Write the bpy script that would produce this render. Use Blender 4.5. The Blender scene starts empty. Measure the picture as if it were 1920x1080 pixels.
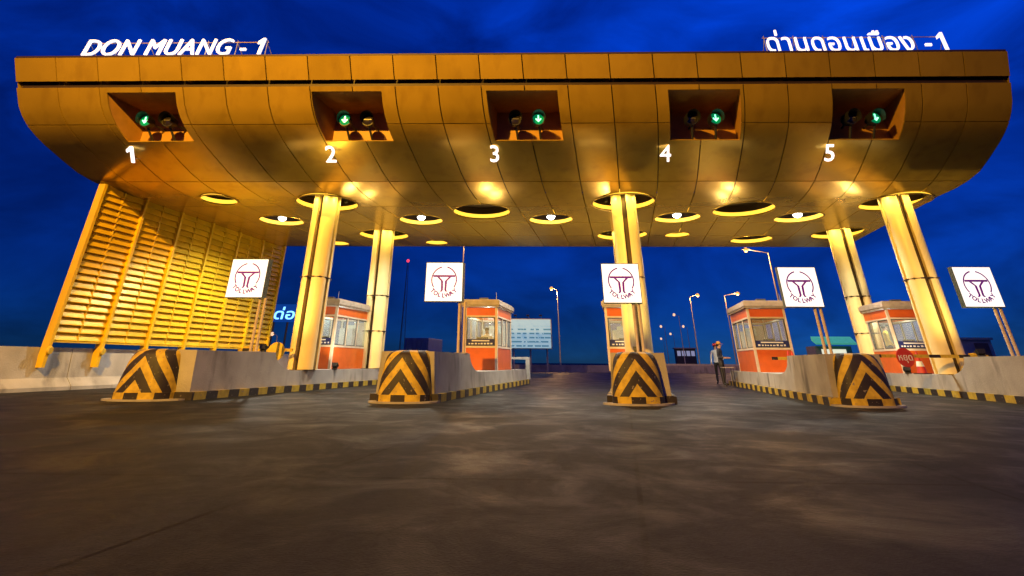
import bpy, bmesh, math, random
from mathutils import Vector, Matrix, Euler
from mathutils.geometry import delaunay_2d_cdt

random.seed(7)
sc = bpy.context.scene
COL = sc.collection

# ------------------------------------------------------------------ camera
HC = 0.835
cam = bpy.data.cameras.new('camera')
cam.sensor_fit = 'HORIZONTAL'
cam.sensor_width = 36.0
cam.lens = 971.36 / 1920 * 36.0
cam.shift_x = (960 - 927.7) / 1920
cam.shift_y = -(540 - 200.0) / 1920
cam.clip_start = 0.05
cam.clip_end = 20000
camo = bpy.data.objects.new('camera', cam)
COL.objects.link(camo)
camo.matrix_world = (Matrix.Translation((0, 0, HC)) @ Matrix.Rotation(math.pi / 2 + 0.459, 4, 'X')
                     @ Matrix.Rotation(0.007, 4, 'Z'))
sc.camera = camo

# ------------------------------------------------------------------ sky and exposure
w = bpy.data.worlds.new('World')
sc.world = w
w.use_nodes = True
nt = w.node_tree
for n in list(nt.nodes):
    nt.nodes.remove(n)
def wn(t, **k):
    n = nt.nodes.new(t)
    for a, b in k.items():
        setattr(n, a, b)
    return n
out = wn('ShaderNodeOutputWorld')
bg = wn('ShaderNodeBackground')
sky = wn('ShaderNodeTexSky', sky_type='NISHITA', sun_disc=False)
sky.sun_elevation = math.radians(6.0)
sky.sun_rotation = math.radians(58)
sky.air_density = 0.7
sky.dust_density = 0.0
sky.ozone_density = 6.0
tint = wn('ShaderNodeMixRGB', blend_type='MULTIPLY')
tint.inputs[0].default_value = 1.0
tint.inputs[2].default_value = (0.034, 0.42, 1.62, 1)
tc = wn('ShaderNodeTexCoord')
mp = wn('ShaderNodeMapping')
mp.inputs['Scale'].default_value = (1.4, 1.4, 3.2)
nz = wn('ShaderNodeTexNoise')
nz.inputs['Scale'].default_value = 2.6
nz.inputs['Distortion'].default_value = 0.6
nz.inputs['Detail'].default_value = 6
nz.inputs['Roughness'].default_value = 0.55
rp = wn('ShaderNodeValToRGB')
rp.color_ramp.elements[0].position = 0.30
rp.color_ramp.elements[0].color = (0.52, 0.54, 0.60, 1)
rp.color_ramp.elements[1].position = 0.72
rp.color_ramp.elements[1].color = (1.42, 1.36, 1.26, 1)
cl = wn('ShaderNodeMixRGB', blend_type='MULTIPLY')
cl.inputs[0].default_value = 1.0
L = nt.links.new
L(sky.outputs[0], tint.inputs[1])
L(tc.outputs['Generated'], mp.inputs[0]); L(mp.outputs[0], nz.inputs['Vector'])
L(nz.outputs['Fac'], rp.inputs[0])
L(tint.outputs[0], cl.inputs[1]); L(rp.outputs[0], cl.inputs[2])
# dusk cloud bank low in the sky
sxw = wn('ShaderNodeSeparateXYZ'); L(tc.outputs['Generated'], sxw.inputs[0])
lowr = wn('ShaderNodeValToRGB')
lowr.color_ramp.elements[0].position = 0.0; lowr.color_ramp.elements[0].color = (0.75, 0.22, 0.15, 1)
lowr.color_ramp.elements[1].position = 0.62; lowr.color_ramp.elements[1].color = (0.9, 1.25, 1.2, 1)
e_mid = lowr.color_ramp.elements.new(0.30); e_mid.color = (0.6, 0.36, 0.34, 1)
addn = wn('ShaderNodeMath', operation='MULTIPLY_ADD')
L(nz.outputs['Fac'], addn.inputs[0]); addn.inputs[1].default_value = 0.35; L(sxw.outputs[2], addn.inputs[2])
sub = wn('ShaderNodeMath', operation='SUBTRACT'); L(addn.outputs[0], sub.inputs[0]); sub.inputs[1].default_value = 0.175
L(sub.outputs[0], lowr.inputs[0])
bank = wn('ShaderNodeMixRGB', blend_type='MULTIPLY'); bank.inputs[0].default_value = 1.0
L(cl.outputs[0], bank.inputs[1]); L(lowr.outputs[0], bank.inputs[2])
L(bank.outputs[0], bg.inputs[0]); L(bg.outputs[0], out.inputs[0])
bg.inputs[1].default_value = 0.15

sc.view_settings.view_transform = 'Standard'
sc.view_settings.look = 'None'
sc.view_settings.exposure = 0.0
sc.view_settings.gamma = 1.0
sc.view_settings.use_curve_mapping = False
sc.render.engine = 'CYCLES'
sc.cycles.use_denoising = True
sc.cycles.max_bounces = 6
sc.cycles.sample_clamp_indirect = 3.0
sc.cycles.caustics_reflective = False
sc.cycles.caustics_refractive = False

# ------------------------------------------------------------------ plaza frame (lanes run askew to the canopy)
K, YAW = 0.228, -0.026
def W(x, y, z=0.0):
    X = x + K * y
    return Vector((X, y + YAW * X, z))
def unW(X, Yw):
    y = Yw - YAW * X
    return X - K * y, y
LANE_ROT = -math.atan2(K, 1 + YAW * K)          # z rotation that turns +Y onto the lane direction

# ------------------------------------------------------------------ materials
MATS = {}
def mat(name, col, rough=0.6, metal=0.0, var=0.12, scale=3.0, bump=0.0, bscale=40.0, emit=None, estr=0.0,
        rnd=0.0, trans=0.0, rvar=0.0, dirt=None, alpha=None, coat=0.0):
    if name in MATS:
        return MATS[name]
    m = bpy.data.materials.new(name)
    m.use_nodes = True
    t = m.node_tree
    b = t.nodes['Principled BSDF']
    N = t.nodes.new
    lk = t.links.new
    b.inputs['Roughness'].default_value = rough
    b.inputs['Metallic'].default_value = metal
    b.inputs['Coat Weight'].default_value = coat
    if trans:
        b.inputs['Transmission Weight'].default_value = trans
        b.inputs['IOR'].default_value = 1.1
    geo = N('ShaderNodeNewGeometry')
    n1 = N('ShaderNodeTexNoise')
    n1.inputs['Scale'].default_value = scale
    n1.inputs['Detail'].default_value = 6
    lk(geo.outputs['Position'], n1.inputs['Vector'])
    r = N('ShaderNodeValToRGB')
    r.color_ramp.elements[0].position = 0.3
    r.color_ramp.elements[1].position = 0.7
    c = Vector(col)
    lo = c * (1 - var); hi = c * (1 + var)
    r.color_ramp.elements[0].color = (*lo, 1)
    r.color_ramp.elements[1].color = (*[min(1, q) for q in hi], 1)
    lk(n1.outputs['Fac'], r.inputs[0])
    last = r.outputs[0]
    if dirt:
        n2 = N('ShaderNodeTexNoise')
        mpn = N('ShaderNodeMapping')
        mpn.inputs['Scale'].default_value = dirt[1]
        lk(geo.outputs['Position'], mpn.inputs[0]); lk(mpn.outputs[0], n2.inputs['Vector'])
        n2.inputs['Scale'].default_value = 1.0
        n2.inputs['Detail'].default_value = 8
        r2 = N('ShaderNodeValToRGB')
        r2.color_ramp.elements[0].position = dirt[2]
        r2.color_ramp.elements[1].position = dirt[3]
        r2.color_ramp.elements[0].color = (0, 0, 0, 1)
        r2.color_ramp.elements[1].color = (1, 1, 1, 1)
        lk(n2.outputs['Fac'], r2.inputs[0])
        mx = N('ShaderNodeMixRGB')
        mx.inputs[2].default_value = (*dirt[0], 1)
        lk(r2.outputs[0], mx.inputs[0]); lk(last, mx.inputs[1])
        last = mx.outputs[0]
    if rnd:
        oi = N('ShaderNodeObjectInfo')
        mr = N('ShaderNodeMapRange')
        mr.inputs['To Min'].default_value = 1 - rnd
        mr.inputs['To Max'].default_value = 1 + rnd
        lk(oi.outputs['Random'], mr.inputs['Value'])
        hv = N('ShaderNodeHueSaturation')
        lk(mr.outputs[0], hv.inputs['Value']); lk(last, hv.inputs['Color'])
        last = hv.outputs[0]
    lk(last, b.inputs['Base Color'])
    if rvar:
        mr2 = N('ShaderNodeMapRange')
        mr2.inputs['To Min'].default_value = max(0.02, rough - rvar)
        mr2.inputs['To Max'].default_value = rough + rvar
        lk(n1.outputs['Fac'], mr2.inputs['Value']); lk(mr2.outputs[0], b.inputs['Roughness'])
    if bump:
        n3 = N('ShaderNodeTexNoise')
        n3.inputs['Scale'].default_value = bscale
        n3.inputs['Detail'].default_value = 4
        lk(geo.outputs['Position'], n3.inputs['Vector'])
        bp = N('ShaderNodeBump')
        bp.inputs['Strength'].default_value = bump
        bp.inputs['Distance'].default_value = 0.02
        lk(n3.outputs['Fac'], bp.inputs['Height']); lk(bp.outputs[0], b.inputs['Normal'])
    if emit:
        b.inputs['Emission Color'].default_value = (*emit, 1)
        b.inputs['Emission Strength'].default_value = estr
    if alpha is not None:
        b.inputs['Alpha'].default_value = alpha
    MATS[name] = m
    return m

gold = mat('gold_composite_panel', (0.72, 0.47, 0.065), 0.24, 0.60, var=0.08, scale=0.8, rnd=0.09, rvar=0.06,
           dirt=((0.55, 0.34, 0.05), (2.2, 2.2, 0.25), 0.50, 0.80), bump=0.10, bscale=1.3)
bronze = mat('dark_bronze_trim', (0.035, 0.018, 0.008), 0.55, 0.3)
recess_m = mat('recess_brown_lining', (0.42, 0.22, 0.05), 0.55, 0.0, var=0.12, scale=4)
clad = mat('satin_aluminium_cladding', (0.86, 0.70, 0.34), 0.33, 0.0, var=0.06, scale=1.5, rnd=0.05, rvar=0.05)
core_m = mat('column_core', (0.06, 0.036, 0.012), 0.5, 0.3)
concrete = mat('cast_concrete', (0.34, 0.32, 0.29), 0.78, 0, var=0.22, scale=1.3, bump=0.35, bscale=30,
               dirt=((0.12, 0.11, 0.10), (2.5, 2.5, 0.7), 0.55, 0.75))
concrete_p = mat('pale_barrier_concrete', (0.44, 0.43, 0.41), 0.8, 0, var=0.18, scale=1.6, bump=0.35, bscale=25,
                 dirt=((0.18, 0.17, 0.16), (2.0, 2.0, 0.6), 0.55, 0.78))
slat_m = mat('yellow_louvre_metal', (0.88, 0.58, 0.02), 0.38, 0.10, var=0.1, scale=2.5, rnd=0.10, rvar=0.08)
steel = mat('galvanised_steel', (0.45, 0.42, 0.38), 0.42, 0.6, var=0.12, scale=8)
post_m = mat('cream_painted_post', (0.55, 0.45, 0.34), 0.5, 0.1, var=0.1, scale=6)
black = mat('black_plastic', (0.012, 0.012, 0.013), 0.5)
darkgrey = mat('dark_grey_metal', (0.06, 0.06, 0.065), 0.5, 0.4)
orange = mat('orange_booth_paint', (0.66, 0.125, 0.010), 0.42, 0, var=0.1, scale=3, coat=0.2)
cream = mat('cream_booth_trim', (0.66, 0.56, 0.44), 0.5, 0, var=0.08, scale=4)
white = mat('white_paint', (0.78, 0.78, 0.76), 0.5, 0, var=0.05, scale=5)
navy = mat('navy_board', (0.015, 0.022, 0.12), 0.45)
red = mat('red_paint', (0.50, 0.03, 0.02), 0.45)
yellow = mat('yellow_paint', (0.75, 0.50, 0.03), 0.5, 0, var=0.15, scale=5)
blue = mat('blue_tarpaulin', (0.02, 0.09, 0.35), 0.5)
glass = mat('booth_glass', (0.75, 0.85, 0.82), 0.06, 0, var=0.02, trans=0.0, alpha=0.16)
interior = mat('booth_interior', (0.45, 0.45, 0.40), 0.7)
purple = mat('purple_print', (0.14, 0.008, 0.22), 0.5, emit=(0.20, 0.008, 0.40), estr=0.26)
signface = mat('backlit_white_acrylic', (0.85, 0.85, 0.85), 0.4, emit=(1.0, 0.97, 0.96), estr=1.0)
letterlit = mat('lit_white_letter', (0.9, 0.9, 0.9), 0.4, emit=(0.90, 0.90, 1.0), estr=1.1)
digitlit = mat('lit_white_digit', (0.9, 0.9, 0.9), 0.4, emit=(0.97, 0.94, 1.0), estr=1.4)
cove = mat('lit_yellow_cove', (0.8, 0.6, 0.2), 0.5, emit=(1.0, 0.60, 0.05), estr=1.6)
bulb = mat('lit_white_bulb', (1, 1, 1), 0.3, emit=(1.0, 0.98, 0.95), estr=25)
sodium = mat('lit_sodium_lamp', (0.12, 0.05, 0.01), 0.5, emit=(1.0, 0.42, 0.08), estr=1.35)
sodium_w = mat('lit_pale_lamp', (0.2, 0.15, 0.1), 0.5, emit=(1.0, 0.58, 0.34), estr=1.2)
greenlens = mat('lit_green_lens', (0.0, 0.2, 0.1), 0.2, emit=(0.0, 0.30, 0.10), estr=0.55)
greenarrow = mat('lit_green_arrow', (0.3, 1, 0.6), 0.3, emit=(0.25, 1.0, 0.55), estr=2.4)
redlamp = mat('lit_red_beacon', (0.8, 0.05, 0.1), 0.3, emit=(1.0, 0.06, 0.12), estr=1.2)
bluelit = mat('lit_blue_letter', (0.2, 0.5, 1), 0.3, emit=(0.25, 0.65, 1.0), estr=1.6)
greenlit = mat('lit_green_awning', (0.1, 0.6, 0.4), 0.4, emit=(0.10, 0.70, 0.42), estr=0.35)
skin = mat('skin', (0.42, 0.24, 0.16), 0.55)
hairm = mat('dark_hair', (0.015, 0.012, 0.010), 0.6)
cloth_navy = mat('navy_cloth', (0.02, 0.025, 0.05), 0.85)
cloth_white = mat('white_cloth', (0.6, 0.6, 0.6), 0.85)
cloth_dark = mat('dark_cloth', (0.025, 0.022, 0.022), 0.85)
cloth_yellow = mat('yellow_cloth', (0.65, 0.5, 0.06), 0.85)
tube = mat('lit_fluorescent_tube', (1, 1, 1), 0.4, emit=(0.85, 1.0, 0.92), estr=7)

def add_nodes_mat(name):
    m = bpy.data.materials.new(name)
    m.use_nodes = True
    MATS[name] = m
    return m, m.node_tree, m.node_tree.nodes['Principled BSDF']

def math_node(t, op, a, b=None, c=None):
    n = t.nodes.new('ShaderNodeMath')
    n.operation = op
    for i, q in enumerate((a, b, c)):
        if q is None:
            continue
        if isinstance(q, (int, float)):
            n.inputs[i].default_value = q
        else:
            t.links.new(q, n.inputs[i])
    return n.outputs[0]

def paint_finish(t, b, fac, ca=(0.56, 0.39, 0.03), cb=(0.022, 0.016, 0.014)):
    """yellow / black paint with chips and grime"""
    geo = t.nodes.new('ShaderNodeNewGeometry')
    n = t.nodes.new('ShaderNodeTexNoise'); n.inputs['Scale'].default_value = 7; n.inputs['Detail'].default_value = 8
    t.links.new(geo.outputs['Position'], n.inputs['Vector'])
    mx = t.nodes.new('ShaderNodeMixRGB')
    mx.inputs[1].default_value = (*ca, 1); mx.inputs[2].default_value = (*cb, 1)
    t.links.new(fac, mx.inputs[0])
    rp = t.nodes.new('ShaderNodeValToRGB')
    rp.color_ramp.elements[0].position = 0.3; rp.color_ramp.elements[0].color = (0.62, 0.6, 0.58, 1)
    rp.color_ramp.elements[1].position = 0.62; rp.color_ramp.elements[1].color = (1.0, 1.0, 1.0, 1)
    t.links.new(n.outputs['Fac'], rp.inputs[0])
    m2 = t.nodes.new('ShaderNodeMixRGB'); m2.blend_type = 'MULTIPLY'; m2.inputs[0].default_value = 1
    t.links.new(mx.outputs[0], m2.inputs[1]); t.links.new(rp.outputs[0], m2.inputs[2])
    n2 = t.nodes.new('ShaderNodeTexNoise'); n2.inputs['Scale'].default_value = 16; n2.inputs['Detail'].default_value = 6
    t.links.new(geo.outputs['Position'], n2.inputs['Vector'])
    chip = math_node(t, 'GREATER_THAN', n2.outputs['Fac'], 0.665)
    m3 = t.nodes.new('ShaderNodeMixRGB'); m3.inputs[2].default_value = (0.20, 0.17, 0.13, 1)
    t.links.new(chip, m3.inputs[0]); t.links.new(m2.outputs[0], m3.inputs[1])
    t.links.new(m3.outputs[0], b.inputs['Base Color'])
    b.inputs['Roughness'].default_value = 0.62

# chevrons: UV.x = metres round the nose from its centre line, UV.y = height
chev, t, b = add_nodes_mat('chevron_paint')
uv = t.nodes.new('ShaderNodeUVMap'); uv.uv_map = 'UVMap'
sx = t.nodes.new('ShaderNodeSeparateXYZ'); t.links.new(uv.outputs[0], sx.inputs[0])
au = math_node(t, 'ABSOLUTE', sx.outputs[0])
val = math_node(t, 'ADD', math_node(t, 'MULTIPLY', au, 1.22), sx.outputs[1])
st = math_node(t, 'LESS_THAN', math_node(t, 'FRACT', math_node(t, 'DIVIDE', math_node(t, 'SUBTRACT', val, 0.43), 0.50)), 0.54)
inner = math_node(t, 'GREATER_THAN', val, 0.42)
st = math_node(t, 'MULTIPLY', st, inner)
blk = math_node(t, 'LESS_THAN', math_node(t, 'FRACT', math_node(t, 'DIVIDE', math_node(t, 'ADD', sx.outputs[0], 0.165 + 6.6), 0.66)), 0.5)
low = math_node(t, 'LESS_THAN', sx.outputs[1], 0.17)
mid = math_node(t, 'SUBTRACT', 1.0, low)
fac = math_node(t, 'ADD', math_node(t, 'MULTIPLY', low, blk), math_node(t, 'MULTIPLY', mid, st))
paint_finish(t, b, fac)

# kerb: yellow and black blocks along the lane
kerb_m, t, b = add_nodes_mat('kerb_paint')
geo = t.nodes.new('ShaderNodeNewGeometry')
sx = t.nodes.new('ShaderNodeSeparateXYZ'); t.links.new(geo.outputs['Position'], sx.inputs[0])
fac = math_node(t, 'LESS_THAN', math_node(t, 'FRACT', math_node(t, 'DIVIDE', sx.outputs[1], 0.80)), 0.5)
paint_finish(t, b, fac, ca=(0.50, 0.36, 0.03))

# boom arm stripes
arm_m, t, b = add_nodes_mat('boom_paint')
geo = t.nodes.new('ShaderNodeNewGeometry')
sx = t.nodes.new('ShaderNodeSeparateXYZ'); t.links.new(geo.outputs['Position'], sx.inputs[0])
fac = math_node(t, 'LESS_THAN', math_node(t, 'FRACT', math_node(t, 'DIVIDE', sx.outputs[0], 0.9)), 0.38)
paint_finish(t, b, fac, ca=(0.62, 0.42, 0.03))

# road: worn asphalt, damp and patchy, tyre tracks along the lanes, sawn joints across
road_m, t, b = add_nodes_mat('damp_asphalt')
geo = t.nodes.new('ShaderNodeNewGeometry')
def noise(scale, detail, rough, mapping=None, dist=0.0):
    n = t.nodes.new('ShaderNodeTexNoise'); n.inputs['Scale'].default_value = scale; n.inputs['Detail'].default_value = detail
    n.inputs['Roughness'].default_value = rough; n.inputs['Distortion'].default_value = dist
    if mapping:
        mpn = t.nodes.new('ShaderNodeMapping'); mpn.inputs['Scale'].default_value = mapping[0]; mpn.inputs['Rotation'].default_value = (0, 0, mapping[1])
        t.links.new(geo.outputs['Position'], mpn.inputs[0]); t.links.new(mpn.outputs[0], n.inputs['Vector'])
    else:
        t.links.new(geo.outputs['Position'], n.inputs['Vector'])
    return n.outputs['Fac']
def ramp(fac, p0, c0, p1, c1):
    r = t.nodes.new('ShaderNodeValToRGB')
    r.color_ramp.elements[0].position = p0; r.color_ramp.elements[0].color = (*c0, 1)
    r.color_ramp.elements[1].position = p1; r.color_ramp.elements[1].color = (*c1, 1)
    t.links.new(fac, r.inputs[0])
    return r.outputs[0]
def mixc(mode, f, a_, b_):
    m_ = t.nodes.new('ShaderNodeMixRGB'); m_.blend_type = mode
    if isinstance(f, (int, float)): m_.inputs[0].default_value = f
    else: t.links.new(f, m_.inputs[0])
    for i, q in ((1, a_), (2, b_)):
        if isinstance(q, tuple): m_.inputs[i].default_value = (*q, 1)
        else: t.links.new(q, m_.inputs[i])
    return m_.outputs[0]
patch = noise(0.95, 10, 0.66, None, 0.5)
tyre = noise(1.0, 5, 0.55, ((1.15, 0.045, 1), 0.225))
grit = noise(60, 3, 0.7)
grit2 = noise(14, 6, 0.7)
oil = noise(1.7, 5, 0.6, None, 0.8)
basec = ramp(patch, 0.36, (0.009, 0.0105, 0.013), 0.66, (0.021, 0.024, 0.030))
basec = mixc('MULTIPLY', 0.75, basec, ramp(tyre, 0.38, (0.45, 0.45, 0.47), 0.62, (1.15, 1.12, 1.1)))
basec = mixc('MULTIPLY', 0.8, basec, ramp(grit2, 0.3, (0.6, 0.6, 0.6), 0.7, (1.4, 1.4, 1.4)))
basec = mixc('MULTIPLY', 0.7, basec, ramp(grit, 0.3, (0.4, 0.4, 0.4), 0.7, (1.7, 1.7, 1.7)))
basec = mixc('MIX', ramp(oil, 0.66, (0, 0, 0), 0.74, (0.85, 0.85, 0.85)), basec, (0.006, 0.006, 0.006))
sx = t.nodes.new('ShaderNodeSeparateXYZ'); t.links.new(geo.outputs['Position'], sx.inputs[0])
jn = math_node(t, 'LESS_THAN', math_node(t, 'FRACT', math_node(t, 'DIVIDE', math_node(t, 'ADD', sx.outputs[1], math_node(t, 'MULTIPLY', sx.outputs[0], 0.026)), 5.0)), 0.010)
xp_ = math_node(t, 'SUBTRACT', sx.outputs[0], math_node(t, 'MULTIPLY', sx.outputs[1], K))
jx = math_node(t, 'LESS_THAN', math_node(t, 'FRACT', math_node(t, 'DIVIDE', xp_, 2.65)), 0.014)
joint = math_node(t, 'MAXIMUM', jn, jx)
basec = mixc('MIX', joint, basec, (0.005, 0.005, 0.005))
t.links.new(basec, b.inputs['Base Color'])
rg_ = ramp(patch, 0.34, (0.36, 0.36, 0.36), 0.56, (0.60, 0.60, 0.60))
t.links.new(rg_, b.inputs['Roughness'])
b.inputs['Specular IOR Level'].default_value = 0.10
bp = t.nodes.new('ShaderNodeBump'); bp.inputs['Strength'].default_value = 0.7; bp.inputs['Distance'].default_value = 0.015
hgt = math_node(t, 'SUBTRACT', math_node(t, 'ADD', grit, math_node(t, 'MULTIPLY', grit2, 0.6)), joint)
t.links.new(hgt, bp.inputs['Height']); t.links.new(bp.outputs[0], b.inputs['Normal'])

# ------------------------------------------------------------------ helpers
def tag(o, label=None, cat=None, group=None, kind=None):
    if label: o['label'] = label
    if cat: o['category'] = cat
    if group: o['group'] = group
    if kind: o['kind'] = kind
    return o

def thing(name, label, cat, loc, group=None):
    o = bpy.data.objects.new(name, None)
    o.empty_display_size = 0.2
    COL.objects.link(o)
    o.location = loc
    return tag(o, label, cat, group)

def root_of(p):
    while p.parent:
        p = p.parent
    return p

def finish(name, bm, m, parent=None, smooth=False, bevel=0.0):
    """bmesh in world metres -> one mesh object (relative to its thing's base)"""
    if bevel:
        bmesh.ops.bevel(bm, geom=[e for e in bm.edges], offset=bevel, segments=2, affect='EDGES', profile=0.6)
    bmesh.ops.recalc_face_normals(bm, faces=bm.faces)
    if parent is not None:
        o0 = root_of(parent).location
        for v in bm.verts:
            v.co -= o0
    me = bpy.data.meshes.new(name)
    bm.to_mesh(me); bm.free()
    for mm in (m if isinstance(m, (list, tuple)) else [m]):
        me.materials.append(mm)
    if smooth:
        for p in me.polygons:
            p.use_smooth = True
        try:
            me.set_sharp_from_angle(angle=math.radians(40))
        except Exception:
            pass
    o = bpy.data.objects.new(name, me)
    COL.objects.link(o)
    if parent is not None:
        o.parent = parent
    return o

def copy_part(src, parent, off=(0, 0, 0)):
    c = src.copy()
    COL.objects.link(c)
    c.parent = parent
    c.location = Vector(off)
    return c

def B():
    return bmesh.new()

def hexa(bm, pts):
    """8 points: bottom ring then top ring"""
    vs = [bm.verts.new(p) for p in pts]
    for f in ((0, 1, 2, 3), (7, 6, 5, 4), (0, 4, 5, 1), (1, 5, 6, 2), (2, 6, 7, 3), (3, 7, 4, 0)):
        bm.faces.new([vs[i] for i in f])
    return vs

def sbox(bm, x0, x1, y0, y1, z0, z1):
    """box aligned to the plaza (plan skewed like the plaza)"""
    return hexa(bm, [W(x0, y0, z0), W(x1, y0, z0), W(x1, y1, z0), W(x0, y1, z0),
                     W(x0, y0, z1), W(x1, y0, z1), W(x1, y1, z1), W(x0, y1, z1)])

def obox(bm, c, sx, sy, sz, rz=0.0, rx=0.0):
    """oriented box centred at c"""
    M = Matrix.Translation(c) @ Matrix.Rotation(rz, 4, 'Z') @ Matrix.Rotation(rx, 4, 'X')
    pts = []
    for z in (-0.5, 0.5):
        for x, y in ((-.5, -.5), (.5, -.5), (.5, .5), (-.5, .5)):
            pts.append(M @ Vector((x * sx, y * sy, z * sz)))
    return hexa(bm, pts)

def cyl(bm, p0, p1, r0, r1=None, n=12, cap=True):
    p0 = Vector(p0); p1 = Vector(p1)
    r1 = r0 if r1 is None else r1
    d = (p1 - p0).normalized()
    a = d.orthogonal().normalized(); b_ = d.cross(a)
    A = []; Bv = []
    for i in range(n):
        q = 2 * math.pi * i / n
        u = a * math.cos(q) + b_ * math.sin(q)
        A.append(bm.verts.new(p0 + u * r0)); Bv.append(bm.verts.new(p1 + u * r1))
    for i in range(n):
        j = (i + 1) % n
        bm.faces.new((A[i], A[j], Bv[j], Bv[i]))
    if cap:
        bm.faces.new(A[::-1]); bm.faces.new(Bv)

def lathe(bm, c, prof, n=24, M=None):
    """prof: (r, z) list; axis z through c"""
    rings = []
    for r, z in prof:
        ring = []
        for i in range(n):
            q = 2 * math.pi * i / n
            p = Vector((r * math.cos(q), r * math.sin(q), z))
            if M is not None: p = M @ p
            ring.append(bm.verts.new(Vector(c) + p))
        rings.append(ring)
    for a, b_ in zip(rings, rings[1:]):
        for i in range(n):
            j = (i + 1) % n
            bm.faces.new((a[i], a[j], b_[j], b_[i]))
    return rings

def extrude_poly(bm, pts2, place, depth):
    """closed polygon (list of 2D) placed by place(u, v, d) with d = 0 and depth"""
    A = [bm.verts.new(place(u, v, 0)) for u, v in pts2]
    C = [bm.verts.new(place(u, v, depth)) for u, v in pts2]
    n = len(A)
    bm.faces.new(A); bm.faces.new(C[::-1])
    for i in range(n):
        j = (i + 1) % n
        bm.faces.new((A[i], C[i], C[j], A[j]))

def text_mesh(s, size=1.0, extrude=0.05, shear=0.0, spacing=1.0, bold=0.0):
    cu = bpy.data.curves.new('lettering', 'FONT')
    cu.body = s
    cu.size = size
    cu.extrude = extrude
    cu.shear = shear
    cu.space_character = spacing
    cu.offset = bold
    cu.resolution_u = 4
    o = bpy.data.objects.new('lettering', cu)
    COL.objects.link(o)
    bpy.context.view_layer.update()
    dg = bpy.context.evaluated_depsgraph_get()
    me = bpy.data.meshes.new_from_object(o.evaluated_get(dg))
    bpy.data.objects.remove(o)
    bpy.data.curves.remove(cu)
    bm = B(); bm.from_mesh(me)
    bpy.data.meshes.remove(me)
    bmesh.ops.remove_doubles(bm, verts=bm.verts, dist=1e-5)
    return bm

def split_islands(bm, merge_x=False):
    seen = set(); groups = []
    bm.verts.ensure_lookup_table()
    for v in bm.verts:
        if v in seen: continue
        st = [v]; seen.add(v); g = []
        while st:
            q = st.pop(); g.append(q)
            for e in q.link_edges:
                o = e.other_vert(q)
                if o not in seen:
                    seen.add(o); st.append(o)
        groups.append(g)
    if merge_x:      # marks above a letter belong to that letter
        info = sorted([[min(v.co.x for v in g), max(v.co.x for v in g), min(v.co.y for v in g), g] for g in groups], key=lambda q: q[2])
        outg = []
        for a0, a1, b0, g in info:
            best = None
            for q in outg:
                ov = min(a1, q[1]) - max(a0, q[0])
                if ov > 0.5 * (a1 - a0) and b0 > 0.45 * q[3]:
                    best = q
            if best: best[2].extend(g)
            else: outg.append([a0, a1, list(g), max(v.co.y for v in g)])
        groups = [q[2] for q in outg]
    res = []
    for g in groups:
        nb = bmesh.new(); mp_ = {}
        for v in g: mp_[v] = nb.verts.new(v.co)
        fs = {f for v in g for f in v.link_faces}
        for f in fs:
            try: nb.faces.new([mp_[v] for v in f.verts])
            except ValueError: pass
        res.append(nb)
    bm.free()
    return res

def bm_bounds(bm):
    xs = [v.co.x for v in bm.verts]; ys = [v.co.y for v in bm.verts]
    return min(xs), max(xs), min(ys), max(ys)

def light(name, kind, loc, energy, color, parent=None, rot=None, size=0.1, spot=None, blend=0.5):
    l = bpy.data.lights.new(name, kind)
    l.energy = energy
    l.color = color
    if kind in ('POINT', 'SPOT'):
        l.shadow_soft_size = size
    if kind == 'SPOT':
        l.spot_size = math.radians(spot or 90); l.spot_blend = blend
    o = bpy.data.objects.new(name, l)
    COL.objects.link(o)
    if parent is not None:
        o.parent = parent
        o.location = Vector(loc) - root_of(parent).location
    else:
        o.location = loc
    if rot is not None:
        o.rotation_euler = rot
    return o

def aim(frm, to):
    return (Vector(to) - Vector(frm)).to_track_quat('-Z', 'Y').to_euler()

# ------------------------------------------------------------------ ground
bm = B()
S = 6000
for p in ((-S, -S), (S, -S), (S, S), (-S, S)):
    bm.verts.new((p[0], p[1], -0.012))
bm.faces.new(bm.verts)
tag(finish('ground', bm, mat('dark_ground', (0.03, 0.03, 0.028), 0.9)), kind='structure')
bm = B()
vs = [bm.verts.new(p) for p in (W(-18.4, -60), W(60, -60), W(60, 300), W(-18.4, 300))]
bm.faces.new(vs)
tag(finish('road', bm, road_m), kind='structure')

# ------------------------------------------------------------------ canopy
XL, XR, NP = -17.9, 12.1, 23
PW = (XR - XL) / NP
PROF = [(13.33, 9.19), (13.65, 8.50), (13.72, 8.35), (13.98, 7.85), (14.18, 7.60), (14.45, 7.36), (14.75, 7.18),
        (15.1, 7.01), (15.8, 6.74), (16.4, 6.52), (16.95, 6.37), (17.5, 6.27), (18.2, 6.20), (19.4, 6.18), (27.0, 6.18)]
CUM = [0.0]
for a, c in zip(PROF, PROF[1:]):
    CUM.append(CUM[-1] + math.hypot(c[0] - a[0], c[1] - a[1]))
def prof_at(s):
    for i in range(len(PROF) - 1):
        if s <= CUM[i + 1] + 1e-9:
            f = (s - CUM[i]) / (CUM[i + 1] - CUM[i])
            return (PROF[i][0] + f * (PROF[i + 1][0] - PROF[i][0]), PROF[i][1] + f * (PROF[i + 1][1] - PROF[i][1]), i)
    return PROF[-1][0], PROF[-1][1], len(PROF) - 2
def s_of_y(y):
    for i in range(len(PROF) - 1):
        if PROF[i][0] <= y <= PROF[i + 1][0]:
            f = (y - PROF[i][0]) / (PROF[i + 1][0] - PROF[i][0])
            return CUM[i] + f * (CUM[i + 1] - CUM[i])
    return CUM[-1]
def xlim_r(y):
    return XR - 0.55 * min(1, max(0, (y - 16.2) / 2.0)) ** 1.4
def xlim_l(y):
    return XL + 0.45 * min(1, max(0, (y - 16.2) / 2.0)) ** 1.4

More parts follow.
